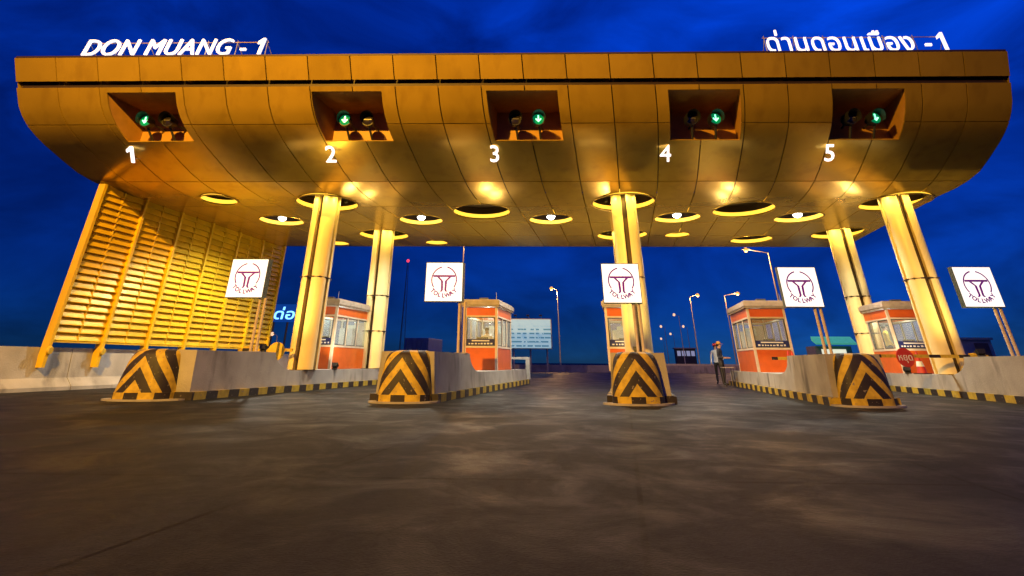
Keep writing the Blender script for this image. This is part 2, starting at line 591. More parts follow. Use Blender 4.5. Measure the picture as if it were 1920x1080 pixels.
canopy = thing('toll_canopy', 'long gold panelled toll canopy with curved underside spanning all lanes', 'canopy', W(-3, 20.3, 6.18))

LANES = [-14.0, -7.66, -2.34, 3.10, 7.93]
RY0, RY1 = 13.80, 15.0          # signal recess opening along the profile
rect_holes = [(c - 1.07, c + 1.07, s_of_y(RY0), s_of_y(RY1)) for c in LANES]
COLS = [(-10.62, 19.0), (0.48, 18.9), (10.35, 18.9), (-10.72, 24.4), (0.40, 24.35), (10.2, 24.0)]
# recessed round soffit lights: plaza x, y, radius, has downlight
RINGS = [(-5.09, 20.2, 1.12, 0), (5.08, 19.9, 1.12, 0), (-13.97, 21.7, 0.90, 1), (-7.97, 21.55, 0.90, 1), (-2.52, 21.45, 0.90, 1),
         (2.66, 21.15, 0.90, 1), (7.52, 21.1, 0.90, 1), (-14.44, 18.55, 0.64, 0), (-8.8, 26.1, 0.55, 0), (6.53, 25.3, 0.92, 0),
         (2.94, 24.3, 0.55, 0), (-13.86, 26.3, 0.55, 0)]
circ = [(W(x, y), 1.13) for x, y in COLS] + [(W(x, y), r) for x, y, r, _ in RINGS]
circ_polys = []
for c, r in circ:
    pl = []
    for i in range(40):
        q = 2 * math.pi * i / 40
        x, y = unW(c.x + r * math.cos(q), c.y + r * math.sin(q))
        pl.append((x, s_of_y(y)))
    circ_polys.append(pl)

def in_poly(x, y, pl):
    ins = False
    n = len(pl)
    for i in range(n):
        x1, y1 = pl[i]; x2, y2 = pl[(i + 1) % n]
        if (y1 > y) != (y2 > y) and x < (x2 - x1) * (y - y1) / (y2 - y1) + x1:
            ins = not ins
    return ins

def hull_panel(x0, x1, s0, s1, holes, taper=0):
    g = 0.016
    X0, X1, S0, S1 = x0 + g, x1 - g, s0 + g, s1 - g
    vs = [Vector((X0, S0)), Vector((X1, S0)), Vector((X1, S1)), Vector((X0, S1))]
    es = [(0, 1), (1, 2), (2, 3), (3, 0)]
    for c in CUM:
        if S0 + 0.02 < c < S1 - 0.02:
            k = len(vs); vs += [Vector((X0, c)), Vector((X1, c))]; es.append((k, k + 1))
    for pl in holes:
        k = len(vs); n = len(pl)
        vs += [Vector(p) for p in pl]
        es += [(k + i, k + (i + 1) % n) for i in range(n)]
    ov, oe, of, *_ = delaunay_2d_cdt(vs, es, [], 0, 1e-5)
    tris = []
    for f in of:
        cx = sum(ov[i].x for i in f) / len(f); cy = sum(ov[i].y for i in f) / len(f)
        if X0 < cx < X1 and S0 < cy < S1 and not any(in_poly(cx, cy, pl) for pl in holes):
            tris.append(list(f))
    if not tris:
        return None
    bm = B()
    used = sorted({i for f in tris for i in f})
    top = {}; back = {}
    for i in used:
        x, s = ov[i]
        y, z, k = prof_at(s)
        if taper:
            x = X0 + (x - X0) * (xlim_r(y) - X0) / (XR - X0) if taper > 0 else X1 - (X1 - x) * (X1 - xlim_l(y)) / (X1 - XL)
        dy, dz = PROF[k + 1][0] - PROF[k][0], PROF[k + 1][1] - PROF[k][1]
        l = math.hypot(dy, dz)
        ny, nz = -dz / l, dy / l
        top[i] = bm.verts.new(W(x, y, z))
        back[i] = bm.verts.new(W(x, y + ny * 0.04, z + nz * 0.04))
    cnt = {}
    for f in tris:
        bm.faces.new([top[i] for i in f])
        for a, c in zip(f, f[1:] + f[:1]):
            cnt[(a, c)] = 1
    for (a, c) in list(cnt):
        if (c, a) not in cnt:
            bm.faces.new((top[a], back[a], back[c], top[c]))
    return bm

yb = [None]
ROWS = [(0.0, CUM[1]), (CUM[2], s_of_y(14.42)), (s_of_y(14.42), s_of_y(16.95)), (s_of_y(16.95), s_of_y(19.4)),
        (s_of_y(19.4), s_of_y(21.9)), (s_of_y(21.9), s_of_y(24.4)), (s_of_y(24.4), CUM[-1])]
ROWNAME = ['fascia_panel', 'belly_panel', 'belly_panel', 'soffit_panel', 'soffit_panel', 'soffit_panel', 'soffit_panel']
for ri, (s0, s1) in enumerate(ROWS):
    proto = None; pj = 0
    for j in range(NP):
        x0 = XL + j * PW; x1 = x0 + PW
        holes = []
        if ri in (1, 2):
            for (a, c, p, q) in rect_holes:
                if a < x1 and c > x0:
                    holes.append([(a, p), (c, p), (c, q), (a, q)])
        if ri >= 3:
            for pl in circ_polys:
                xs = [p[0] for p in pl]; ss = [p[1] for p in pl]
                if min(xs) < x1 and max(xs) > x0 and min(ss) < s1 and max(ss) > s0:
                    holes.append(pl)
        taper = -1 if j == 0 else (1 if j == NP - 1 else 0)
        if not holes and not taper and proto is not None:
            copy_part(proto, canopy, W(x0 - (XL + pj * PW), 0, 0) - W(0, 0, 0))
            continue
        bmp = hull_panel(x0, x1, s0, s1, holes, taper)
        if bmp is None:
            continue
        if holes:
            for piece in split_islands(bmp):
                if len(piece.faces) > 2:
                    finish(ROWNAME[ri], piece, gold, canopy, smooth=True)
            continue
        o = finish(ROWNAME[ri], bmp, gold, canopy, smooth=True)
        if not holes and not taper:
            proto, pj = o, j
# dark reveal behind the slot, roof deck, rear face, end faces
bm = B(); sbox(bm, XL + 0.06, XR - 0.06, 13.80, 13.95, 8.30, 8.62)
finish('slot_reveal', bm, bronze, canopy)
bm = B()
sbox(bm, XL + 0.02, XR - 0.02, 13.36, 27.5, 9.195, 9.26)
finish('roof_deck', bm, bronze, canopy)
bm = B()
rear = [(27.02, 6.18), (27.35, 6.35), (27.55, 6.7), (27.6, 9.19)]
A = [[bm.verts.new(W(x, y, z)) for y, z in rear] for x in (XL + 0.02, XR - 0.02)]
for i in range(len(rear) - 1):
    bm.faces.new((A[0][i], A[1][i], A[1][i + 1], A[0][i + 1]))
finish('rear_panel', bm, gold, canopy)
for xe, sgn in ((XL, 1), (XR, -1)):
    bm = B()
    lim = xlim_l if sgn > 0 else xlim_r
    ring = [W(lim(y) + sgn * 0.03, y + (0.02 if i < 3 else 0), z + 0.02) for i, (y, z) in enumerate(PROF)] + [W(xe + sgn * 0.03, y, z) for y, z in rear[1:]]
    bot = [bm.verts.new(p) for p in ring]
    topv = [bm.verts.new(Vector((p.x, p.y, 9.19))) for p in ring]
    for i in range(len(ring) - 1):
        if (bot[i].co - topv[i].co).length < 1e-4 and (bot[i + 1].co - topv[i + 1].co).length < 1e-4:
            continue
        bm.faces.new((bot[i], bot[i + 1], topv[i + 1], topv[i]))
    bmesh.ops.remove_doubles(bm, verts=bm.verts, dist=1e-4)
    finish('end_panel', bm, gold, canopy)

# recess boxes for the lane signals
for c in LANES:
    bm = B()
    x0, x1 = c - 1.09, c + 1.09
    ya, za = prof_at(s_of_y(RY0))[:2]; yc, zc = prof_at(s_of_y(RY1))[:2]
    yb_ = 15.40
    za += 0.01; zc -= 0.0
    f = [W(x0, ya + .04, za), W(x1, ya + .04, za), W(x1, yb_, za), W(x0, yb_, za),
         W(x0, yc + .03, zc), W(x1, yc + .03, zc), W(x1, yb_, zc), W(x0, yb_, zc)]
    v = [bm.verts.new(p) for p in f]
    bm.faces.new((v[0], v[1], v[2], v[3]))      # ceiling
    bm.faces.new((v[4], v[7], v[6], v[5]))      # sill
    bm.faces.new((v[3], v[2], v[6], v[7]))      # back
    # side walls follow the opening's curve
    for x in (x0, x1):
        edge = []
        s = s_of_y(RY0)
        for k in range(9):
            yy, zz, _ = prof_at(s_of_y(RY0) + (s_of_y(RY1) - s_of_y(RY0)) * k / 8)
            edge.append(bm.verts.new(W(x, yy + .035, zz + .01)))
        bk = [bm.verts.new(W(x, yb_, e.co.z)) for e in edge]
        for k in range(8):
            bm.faces.new((edge[k], edge[k + 1], bk[k + 1], bk[k]))
    finish('signal_recess', bm, recess_m, canopy)

# ring lights and column collars
def ring_light(c, r, down):
    bm = B()
    lathe(bm, c, [(r + 0.005, 6.21), (r + 0.005, 6.37)], 40)
    rg = finish('cove_band', bm, cove, canopy, smooth=True)
    bm = B()
    lathe(bm, c, [(r - 0.02, 6.372), (r + 0.005, 6.374), (r + 0.005, 6.64)], 40)
    finish('cove_wall', bm, bronze, canopy, smooth=True)
    bm = B()
    rr = lathe(bm, c, [(r + 0.01, 6.64), (0.01, 6.642)], 40)
    cp = finish('cove_ceiling', bm, bronze, canopy)
    bm = B()
    lathe(bm, c, [(r + 0.0, 6.215), (r - 0.015, 6.168), (r + 0.035, 6.162), (r + 0.05, 6.178)], 40)
    finish('cove_rim', bm, gold, canopy, smooth=True)
    if down:
        bm = B()
        lathe(bm, c, [(0.02, 6.64), (0.21, 6.63), (0.21, 6.33), (0.17, 6.31)], 20)
        finish('lamp_housing', bm, darkgrey, canopy, smooth=True)
        bm = B()
        lathe(bm, c, [(0.165, 6.33), (0.15, 6.26), (0.09, 6.205), (0.005, 6.19)], 16)
        finish('lamp_bulb', bm, bulb, canopy, smooth=True)
        light('downlight', 'SPOT', (c.x, c.y, 6.16), 1500, (1.0, 0.92, 0.76), canopy, (0, 0, 0), 0.10, 150, 0.6)
for x, y, r, d in RINGS:
    ring_light(W(x, y), r, d)
for x, y in COLS:
    c0 = W(x, y)
    ring_light(c0, 1.13, 0)
    for a_ in (-150, -90, -30, 60, 120):      # extra lamps added out of sight in the collar to brighten the column head
        q = math.radians(a_)
        pp = Vector((c0.x + 0.93 * math.cos(q), c0.y + 0.93 * math.sin(q), 6.40))
        bm = B(); obox(bm, pp + Vector((0, 0, 0.10)), 0.10, 0.10, 0.12, q); finish('added_wash_lamp', bm, darkgrey, canopy)
        light('added_wash_beam', 'SPOT', pp, 95, (1.0, 0.66, 0.13), canopy, aim(pp, (c0.x, c0.y, 5.0)), 0.05, 110, 0.7)

# ------------------------------------------------------------------ columns
COLWORD = ['front column beside the louvre wall', 'front column behind the middle island nose', 'front column beside the boom with the red disc',
           'rear column behind the booth next to the louvre wall', 'rear column hidden behind the middle front column', 'rear column rising behind the booth with the boom']
def column(x, y, word, joints):
    t = thing('canopy_column', 'cream clad four lobed ' + word, 'column', W(x, y, 0.58), 'clad columns carrying the canopy')
    c = W(x, y)
    R = Matrix.Rotation(LANE_ROT, 4, 'Z')
    H = 0.445; G = 0.085; rad = 0.34
    bm = B()
    obox(bm, Vector((c.x, c.y, (0.58 + 6.63) / 2)), 0.58, 0.58, 6.63 - 0.58, LANE_ROT)
    finish('column_core', bm, core_m, t)
    zs = [0.585] + joints + [6.62]
    for sx in (-1, 1):
        for sy in (-1, 1):
            pts = [(G, G), (H, G)]
            for k in range(7):
                q = math.pi / 2 * k / 6
                pts.append((H - rad + rad * math.cos(q), H - rad + rad * math.sin(q)))
            pts.append((G, H))
            for za, zb in zip(zs, zs[1:]):
                bm = B()
                def place(u, v, d, za=za, zb=zb):
                    p = R @ Vector((u * sx, v * sy, 0))
                    return Vector((c.x + p.x, c.y + p.y, za + 0.012 if d == 0 else zb - 0.012))
                extrude_poly(bm, pts, place, 1)
                finish('corner_cladding', bm, clad, t, smooth=True)
    for z in joints:
        bm = B()
        for sx in (-1, 1):
            for sy in (-1, 1):
                p = R @ Vector((0.245 * sx, 0.245 * sy, 0))
                obox(bm, Vector((c.x + p.x, c.y + p.y, z)), 0.30, 0.30, 0.03, LANE_ROT)
        obox(bm, Vector((c.x, c.y, z)), 0.70, 0.70, 0.07, LANE_ROT)
        lathe(bm, Vector((c.x, c.y, 0)), [(0.40, z - 0.03), (0.475, z - 0.022), (0.475, z + 0.022), (0.40, z + 0.03)], 28)
        finish('joint_band', bm, bronze, t)
    # a pair of low uplights at the foot
    for k, (dx, dy) in enumerate(((0.95, -0.35), (0.0, -1.15))):
        pass
    return t
for i, ((x, y), wd) in enumerate(zip(COLS, COLWORD)):
    column(x, y, wd, [3.48] if i < 3 else [2.02, 3.46])

# uplights standing on the islands beside each column
def uplight(x, y, tx, ty, word, e, col=(1.0, 0.70, 0.20), z=0.58):
    t = thing('flood_light', 'small black flood lamp ' + word, 'flood light', W(x, y, z), 'flood lamps at the column feet')
    c = W(x, y)
    bm = B(); obox(bm, Vector((c.x, c.y, z + 0.025)), 0.16, 0.10, 0.05, LANE_ROT); finish('bracket', bm, darkgrey, t)
    hp = Vector((c.x, c.y, z + 0.13))
    e_ = aim(hp, W(tx, ty, 5.2))
    M = Matrix.Translation(hp) @ e_.to_matrix().to_4x4()
    bm = B()
    hexa(bm, [M @ Vector(p) for p in ((-.11, -.09, -.05), (.11, -.09, -.05), (.11, .09, -.05), (-.11, .09, -.05),
                                      (-.08, -.06, .07), (.08, -.06, .07), (.08, .06, .07), (-.08, .06, .07))])
    finish('lamp_body', bm, black, t)
    bm = B()
    hexa(bm, [M @ Vector(p) for p in ((-.095, -.075, -.058), (.095, -.075, -.058), (.095, .075, -.058), (-.095, .075, -.058),
                                      (-.095, -.075, -.052), (.095, -.075, -.052), (.095, .075, -.052), (-.095, .075, -.052))])
    finish('lens', bm, mat('lit_flood_lens', (1, 0.9, 0.6), 0.3, emit=(1.0, 0.75, 0.3), estr=4), t)
    p = M @ Vector((0, 0, -0.12))
    light('flood_beam', 'SPOT', p, e, col, t, e_, 0.08, 120, 1.0)
UP = [(-10.62, 19.0, 'on the island wall before the column by the louvres', 330), (0.48, 18.9, 'on the island wall before the middle column', 330),
      (10.35, 18.9, 'on the island wall before the red disc boom', 330)]
for x, y, wd, e in UP:
    uplight(x - 0.1, 16.92, x, y, wd, e, z=1.07)
UPB = [(-10.72, 24.4, -10.35, 'beside the booth by the louvre wall', 150), (0.40, 24.35, 0.98, 'beside the booth behind the middle column', 150),
       (10.2, 24.0, 9.76, 'beside the booth behind the boom', 150)]
for x, y, xl, wd, e in UPB:
    uplight(xl, 20.6, x, y, wd, e, (1.0, 0.82, 0.52))

# ------------------------------------------------------------------ islands
ISL = [(-11.1, 0.90, -11.27), (-5.2, 0.80, -5.17), (0.3, 0.80, 0.22), (5.35, 0.80, 5.38), (10.45, 0.85, 10.45)]
IWORD = ['beside the louvre wall', 'carrying the booth in front of the billboard', 'under the middle front column',
         'carrying the booth with two workers', 'with the red disc boom']
NY = 13.25
for i, (c, hw, nc) in enumerate(ISL):
    t = thing('toll_island', 'grey concrete toll island with chevron painted nose, ' + IWORD[i], 'toll island', W(c, 16, 0), 'toll islands between the lanes')
    # body: side profile swept across
    prof = [(NY + 0.55, 0.16), (NY + 0.55, 1.07), (17.0, 1.07)]
    for k in range(1, 9):
        q = math.pi / 2 * k / 8
        prof.append((17.0 + 1.05 * (1 - math.cos(q)), 1.07 - 0.49 * math.sin(q)) if k < 8 else (18.05, 0.58))
    prof += [(26.6, 0.58), (26.6, 0.16)]
    bm = B()
    def place(u, v, d):
        inset = 0.06 * v
        return W((c - hw + 0.10 + inset) if d == 0 else (c + hw - 0.10 - inset), u, v)
    extrude_poly(bm, prof, place, 1)
    finish('island_wall', bm, concrete, t)
    # kerb
    bm = B()
    n0 = NY + 0.5
    plan = [(c - hw, n0), (c + hw, n0), (c + hw, 26.7)]
    for k in range(1, 8):
        q = math.pi * k / 8
        plan.append((c + hw * math.cos(q), 26.7 + 0.8 * math.sin(q)))
    plan.append((c - hw, 26.7))
    def place2(u, v, d):
        return W(u, v, 0.0 if d == 0 else 0.17)
    extrude_poly(bm, plan, place2, 1)
    finish('kerb', bm, kerb_m, t)
    # nose: loft of rounded sections, uv = (arc length, height)
    bm = B()
    uvl = bm.loops.layers.uv.new('UVMap')
    levels = [(0.0, 0.60, 0.0), (0.17, 0.60, 0.0), (0.175, 0.585, 0.012), (0.5, 0.555, 0.05), (0.8, 0.525, 0.10), (0.95, 0.500, 0.15), (1.03, 0.465, 0.21), (1.075, 0.40, 0.30), (1.09, 0.30, 0.42)]
    NS = 28
    rings = []
    for z, hwn, back in levels:
        hwn = hwn * (hw / 0.80) ** 0.5
        pts = []
        yb2 = NY + 1.0
        yf = NY + back
        rr = min(hwn, 0.34)
        path = [(-hwn, yb2)]
        for k in range(9):
            q = math.pi / 2 * k / 8
            path.append((-(hwn - rr) - rr * math.cos(q), yf + 0.06 + rr - rr * math.sin(q)))
        path.append((0, yf))
        for k in range(9):
            q = math.pi / 2 * (1 - k / 8)
            path.append(((hwn - rr) + rr * math.cos(q), yf + 0.06 + rr - rr * math.sin(q)))
        path.append((hwn, yb2))
        arc = [0.0]
        for a_, b_ in zip(path, path[1:]):
            arc.append(arc[-1] + math.hypot(b_[0] - a_[0], b_[1] - a_[1]))
        midi = 10
        rings.append([(bm.verts.new(W(nc + px, py, z)), arc[k] - arc[midi], z) for k, (px, py) in enumerate(path)])
    for ra, rb in zip(rings, rings[1:]):
        for k in range(len(ra) - 1):
            q4 = (ra[k], ra[k + 1], rb[k + 1], rb[k])
            fc = bm.faces.new([q[0] for q in q4])
            for lp, q in zip(fc.loops, q4):
                lp[uvl].uv = (q[1], q[2])
    fc = bm.faces.new([q[0] for q in rings[-1]])
    for lp in fc.loops:
        lp[uvl].uv = (3.0, 1.3)
    fc = bm.faces.new([r[0][0] for r in rings][::-1] + [r[-1][0] for r in rings])
    finish('chevron_nose', bm, chev, t, smooth=True)
    # apron
    bm = B()
    plan = []
    for k in range(13):
        q = math.pi + math.pi * k / 12
        plan.append((nc + (hw + 0.02) * math.cos(q), NY + 0.5 + 0.62 * math.sin(q)))
    def place3(u, v, d):
        return W(u, v, 0.0 if d == 0 else 0.035)
    extrude_poly(bm, plan, place3, 1)
    finish('apron', bm, concrete, t)

# guard frame at the tail of the second island
t = thing('tail_barrier', 'pale grey portal shaped tail barrier on the tail of the billboard side island', 'barrier', W(-5.0, 27, 0.17))
bm = B()
for x in (-5.6, -4.5):
    sbox(bm, x - 0.09, x + 0.09, 26.75, 26.95, 0.17, 0.98)
sbox(bm, -5.69, -4.41, 26.74, 26.96, 0.98, 1.08)
finish('frame', bm, concrete_p, t)

# ------------------------------------------------------------------ toll booths
def booth(x0, x1, y0, y1, word, lit, group='orange toll booths on the islands'):
    cx, cy = (x0 + x1) / 2, (y0 + y1) / 2
    t = thing('toll_booth', 'orange and cream toll booth with glazed sides ' + word, 'toll booth', W(cx, cy, 0.58), group)
    z0 = 0.585
    p = 0.09
    # corner posts
    for ax in (x0, x1 - p):
        for ay in (y0, y1 - p):
            bm = B(); sbox(bm, ax, ax + p, ay, ay + p, z0, 2.78); finish('corner_post', bm, cream, t)
    # lower panels, band panels, windows on four sides
    def side(a0, a1, fx, m, nm, za, zb, th=0.05, inset=0.012):
        bm = B()
        if fx in ('f', 'b'):
            ya = y0 + inset if fx == 'f' else y1 - inset - th
            sbox(bm, a0, a1, ya, ya + th, za, zb)
        else:
            xa = x0 + inset if fx == 'l' else x1 - inset - th
            sbox(bm, xa, xa + th, a0, a1, za, zb)
        return finish(nm, bm, m, t)
    for fx in 'fblr':
        a0, a1 = (x0 + p, x1 - p) if fx in 'fb' else (y0 + p, y1 - p)
        side(a0, a1, fx, orange, 'lower_panel', z0, 1.33)
        side(a0, a1, fx, cream, 'sill_rail', 1.332, 1.40, 0.07, -0.006)
        side(a0, a1, fx, orange, 'upper_band', 2.47, 2.76)
        side(a0, a1, fx, cream, 'head_rail', 2.41, 2.468, 0.06, -0.004)
        n = 1 if fx in 'fb' else 3
        wd = (a1 - a0) / n
        for k in range(n):
            b0, b1 = a0 + k * wd, a0 + (k + 1) * wd
            g = side(b0 + 0.03, b1 - 0.03, fx, glass, 'window', 1.41, 2.40, 0.012, 0.03)
            bmf = B()
            if fx in 'fb':
                yf = y0 + 0.022 if fx == 'f' else y1 - 0.058
                for q in ((b0 + 0.004, b0 + 0.04, 1.404, 2.406), (b1 - 0.04, b1 - 0.004, 1.404, 2.406), (b0 + 0.042, b1 - 0.042, 1.404, 1.428), (b0 + 0.042, b1 - 0.042, 2.38, 2.406)):
                    sbox(bmf, q[0], q[1], yf, yf + 0.03, q[2], q[3])
            else:
                xf = x0 + 0.022 if fx == 'l' else x1 - 0.058
                for q in ((b0 + 0.03, b0 + 0.06, 1.404, 2.406), (b1 - 0.06, b1 - 0.03, 1.404, 2.406), (b0 + 0.062, b1 - 0.062, 1.404, 1.428), (b0 + 0.062, b1 - 0.062, 2.38, 2.406)):
                    sbox(bmf, xf, xf + 0.03, q[0], q[1], q[2], q[3])
            fo = finish('window_frame', bmf, darkgrey, t); fo.parent = g
            if k:
                side(b0 - 0.028, b0 + 0.028, fx, cream, 'mullion', 1.402, 2.408, 0.05, 0.0)
    # roof: slab with raised cornice
    bm = B()
    sbox(bm, x0 - 0.07, x1 + 0.07, y0 - 0.07, y1 + 0.07, 2.78, 2.84)
    sbox(bm, x0 - 0.10, x1 + 0.10, y0 - 0.10, y1 + 0.10, 2.842, 3.0)
    sbox(bm, x0 - 0.04, x1 + 0.04, y0 - 0.04, y1 + 0.04, 3.002, 3.05)
    finish('roof', bm, mat('weathered_roof_trim', (0.42, 0.36, 0.30), 0.6, 0, var=0.2, scale=5), t)
    for uy in (y0 + 0.45, y1 - 0.45):  # uplights added on the roof, out of sight, to brighten the soffit
        u0 = W(cx, uy, 3.05)
        bm = B(); obox(bm, u0 + Vector((0, 0, 0.05)), 0.34, 0.22, 0.10, LANE_ROT); finish('added_roof_uplight', bm, darkgrey, t)
        light('added_roof_beam', 'SPOT', u0 + Vector((0, 0, 0.13)), 170, (1.0, 0.76, 0.36), t, (math.pi, 0, 0), 0.12, 165, 0.5)
    bm = B(); cyl(bm, W(x1 - 0.06, y0 + 0.05, 3.05), W(x1 - 0.06, y0 + 0.05, 3.32), 0.012, 0.006, n=6); finish('antenna', bm, steel, t)
    bm = B(); sbox(bm, x0 + p, x1 - p, y0 + p, y1 - p, z0, z0 + 0.04); finish('floor', bm, darkgrey, t)
    bm = B(); sbox(bm, x0 + 0.12, x1 - 0.12, y0 + 0.12, y0 + 0.5, 1.25, 1.32)
    finish('counter', bm, interior, t)
    bm = B()
    sbox(bm, cx - 0.22, cx + 0.20, y0 + 0.32, y0 + 0.38, 1.40, 1.72); sbox(bm, cx - 0.04, cx + 0.04, y0 + 0.34, y0 + 0.42, 1.32, 1.42)
    sbox(bm, cx - 0.12, cx + 0.12, y0 + 0.28, y0 + 0.45, 1.322, 1.338)
    finish('monitor', bm, black, t)
    bm = B(); sbox(bm, x0 + 0.18, x0 + 0.42, y0 + 0.16, y0 + 0.36, 1.322, 1.50); finish('cash_register', bm, darkgrey, t)
    bm = B(); sbox(bm, x1 - 0.36, x1 - 0.16, y0 + 0.2, y0 + 0.44, 1.322, 1.40); finish('paper_stack', bm, white, t)
    bm = B(); sbox(bm, cx - 0.3, cx + 0.25, y1 - 0.13, y1 - 0.11, 1.95, 2.25); finish('wall_notice', bm, mat('pale_notice', (0.55, 0.6, 0.5), 0.7), t)
    # price board in the window: navy with white figures
    br = side(x0 + p + 0.03, x1 - p - 0.03, 'f', navy, 'fare_board', 1.43, 1.64, 0.01, 0.008)
    bm = B()
    xx = x0 + p + 0.10
    while xx < x1 - p - 0.12:
        wd = random.uniform(0.05, 0.10)
        sbox(bm, xx, xx + wd, y0 + 0.003, y0 + 0.007, 1.455, 1.455 + random.uniform(0.04, 0.06))
        xx += wd + random.uniform(0.03, 0.06)
    sbox(bm, x0 + p + 0.22, x1 - p - 0.22, y0 + 0.003, y0 + 0.007, 1.56, 1.60)
    f = finish('fare_figures', bm, white, t)
    f.parent = br
    # ceiling lamp
    bm = B(); sbox(bm, cx - 0.35, cx + 0.35, cy - 0.04, cy + 0.04, 2.66, 2.70); finish('ceiling_tube', bm, tube if lit else white, t)
    if lit:
        c = W(cx, cy - 0.1, 2.55)
        light('booth_lamp', 'POINT', c, lit, (0.85, 1.0, 0.88), t, None, 0.15)
    bm = B(); sbox(bm, x0 + 0.2, x0 + 0.75, y1 - 0.5, y1 - 0.14, z0 + 0.04, 2.1); finish('cabinet', bm, interior, t)
    bm = B(); sbox(bm, cx + 0.02, x1 - 0.14, y1 - 0.10, y1 - 0.08, 1.45, 2.35); finish('blind', bm, mat('beige_blind', (0.5, 0.42, 0.3), 0.8), t)
    return t
BOOTH = [(-12.10, -10.93, 21.4, 24.2, 'beside the louvre wall', 45), (-6.02, -4.74, 21.5, 24.2, 'in front of the billboard', 60),
         (-0.62, 0.75, 21.5, 24.2, 'mostly behind the middle front column', 16), (4.80, 6.25, 21.5, 24.9, 'with two workers standing at its side', 14),
         (10.05, 11.45, 21.5, 24.5, 'behind the red disc boom', 32)]
for a in BOOTH:
    booth(*a)

# ------------------------------------------------------------------ backlit signs with the emblem
SIGN = [(-11.36, 3.13, 'in front of the louvre wall'), (-5.27, 3.04, 'above the island with the billboard side booth'), (0.10, 3.02, 'in front of the middle column'),
        (5.42, 2.93, 'above the island with the two workers'), (10.63, 2.95, 'beside the column with the red disc boom')]
def arc_text(s, rad, h, start, end):
    """letters set round a circle, reading left to right along its lower half; 2D tris via bmesh"""
    big = B()
    n = len(s)
    for k, ch in enumerate(s):
        if ch == ' ':
            continue
        bm = text_mesh(ch, h * 1.35, 0.0, 0, 1, h * 0.055)
        a0, a1, b0, b1 = bm_bounds(bm)
        ang = start + (end - start) * (k + 0.5) / n
        M = Matrix.Rotation(ang + math.pi / 2, 4, 'Z')
        for v in bm.verts:
            p = M @ Vector((v.co.x - (a0 + a1) / 2, v.co.y - h / 2, 0))
            v.co = (p.x + rad * math.cos(ang), p.y + rad * math.sin(ang), 0)
        me = bpy.data.meshes.new('x'); bm.to_mesh(me); bm.free()
        big.from_mesh(me); bpy.data.meshes.remove(me)
    return big
emb_letters = arc_text('TOLLWAY', 0.450, 0.125, math.radians(-144), math.radians(-36))
me_letters = bpy.data.meshes.new('emblem_letters'); emb_letters.to_mesh(me_letters); emb_letters.free()
def flat_emblem():
    bm = B()
    def quad(pts):
        bm.faces.new([bm.verts.new((x, y, 0)) for x, y in pts])
    # broken ring
    def ringseg(a0, a1, r0, r1, n):
        prev = None
        for k in range(n + 1):
            q = math.radians(a0 + (a1 - a0) * k / n)
            cur = (bm.verts.new((r0 * math.cos(q), r0 * math.sin(q), 0)), bm.verts.new((r1 * math.cos(q), r1 * math.sin(q), 0)))
            if prev:
                bm.faces.new((prev[0], prev[1], cur[1], cur[0]))
            prev = cur
    r0, r1 = 0.358, 0.396
    ringseg(-35, 78, r0, r1, 30); ringseg(102, 215, r0, r1, 30)
    # beam and flared pier
    quad([(-0.335, 0.076), (0.335, 0.076), (0.335, 0.135), (-0.335, 0.135)])
    for s in (-1, 1):
        outer = [(0.218 * s, 0.075), (0.095 * s, -0.04), (0.082 * s, -0.30), (0.12 * s, -0.35)]
        inner = [(0.140 * s, 0.075), (0.028 * s, -0.04), (0.020 * s, -0.30), (0.052 * s, -0.35)]
        for k in range(3):
            q = [outer[k], inner[k], inner[k + 1], outer[k + 1]]
            quad(q if s < 0 else q[::-1])
    return bm
fe = flat_emblem()
me_emb = bpy.data.meshes.new('emblem'); fe.to_mesh(me_emb); fe.free()
def board_print(name, src, c, y_front, parent, m):
    bm = B(); bm.from_mesh(src)
    for v in bm.verts:
        p = W(c[0] + v.co.x, y_front, c[1] + v.co.y)
        v.co = p
    return finish(name, bm, m, parent)
for x, z, wd in SIGN:
    t = thing('backlit_sign', 'square white backlit sign with purple round emblem, ' + wd, 'sign', W(x + 0.42, 16.6, 1.07), 'backlit emblem signs on the islands')
    h = 0.575
    ysg = 16.5
    bm = B(); sbox(bm, x - h, x + h, ysg, ysg + 0.20, z - h, z + h)
    finish('sign_box', bm, mat('sign_box_green', (0.06, 0.09, 0.06), 0.5), t)
    bm = B(); sbox(bm, x - h + 0.02, x + h - 0.02, ysg - 0.008, ysg + 0.004, z - h + 0.02, z + h - 0.02)
    fcx = finish('sign_face', bm, signface, t)
    bm = B(); sbox(bm, x - h + 0.02, x + h - 0.02, ysg + 0.196, ysg + 0.208, z - h + 0.02, z + h - 0.02)
    finish('sign_face', bm, signface, t)
    e1 = board_print('emblem', me_emb, (x, z + 0.06), ysg - 0.012, fcx, purple)
    e2 = board_print('emblem_lettering', me_letters, (x, z + 0.06), ysg - 0.012, fcx, purple)
    px = x + (0.47 if x < 0 else 0.30)
    for k in (0, 0.16):
        bm = B(); cyl(bm, W(px + k, ysg + 0.10, 1.05 if abs(x - 0.1) > .01 else 1.05), W(px + k, ysg + 0.10, z - h + 0.003), 0.042, n=12)
        finish('sign_post', bm, post_m, t, smooth=True)
    for zz in (1.09,):
        bm = B(); sbox(bm, px - 0.1, px + 0.26, ysg, ysg + 0.2, 1.07, 1.09); finish('base_plate', bm, steel, t)

# ------------------------------------------------------------------ roof lettering, lane digits, signals
def numeral_one(x0, x1, y1, y0=0.0, sh=0.0):
    w_ = x1 - x0
    pts = [(0.52, 0), (0.78, 0), (0.78, 1.0), (0.55, 1.0), (0.16, 0.80), (0.16, 0.64), (0.52, 0.78)]
    return [(x0 + u * w_ + sh * v * (y1 - y0), y0 + v * (y1 - y0)) for u, v in pts]

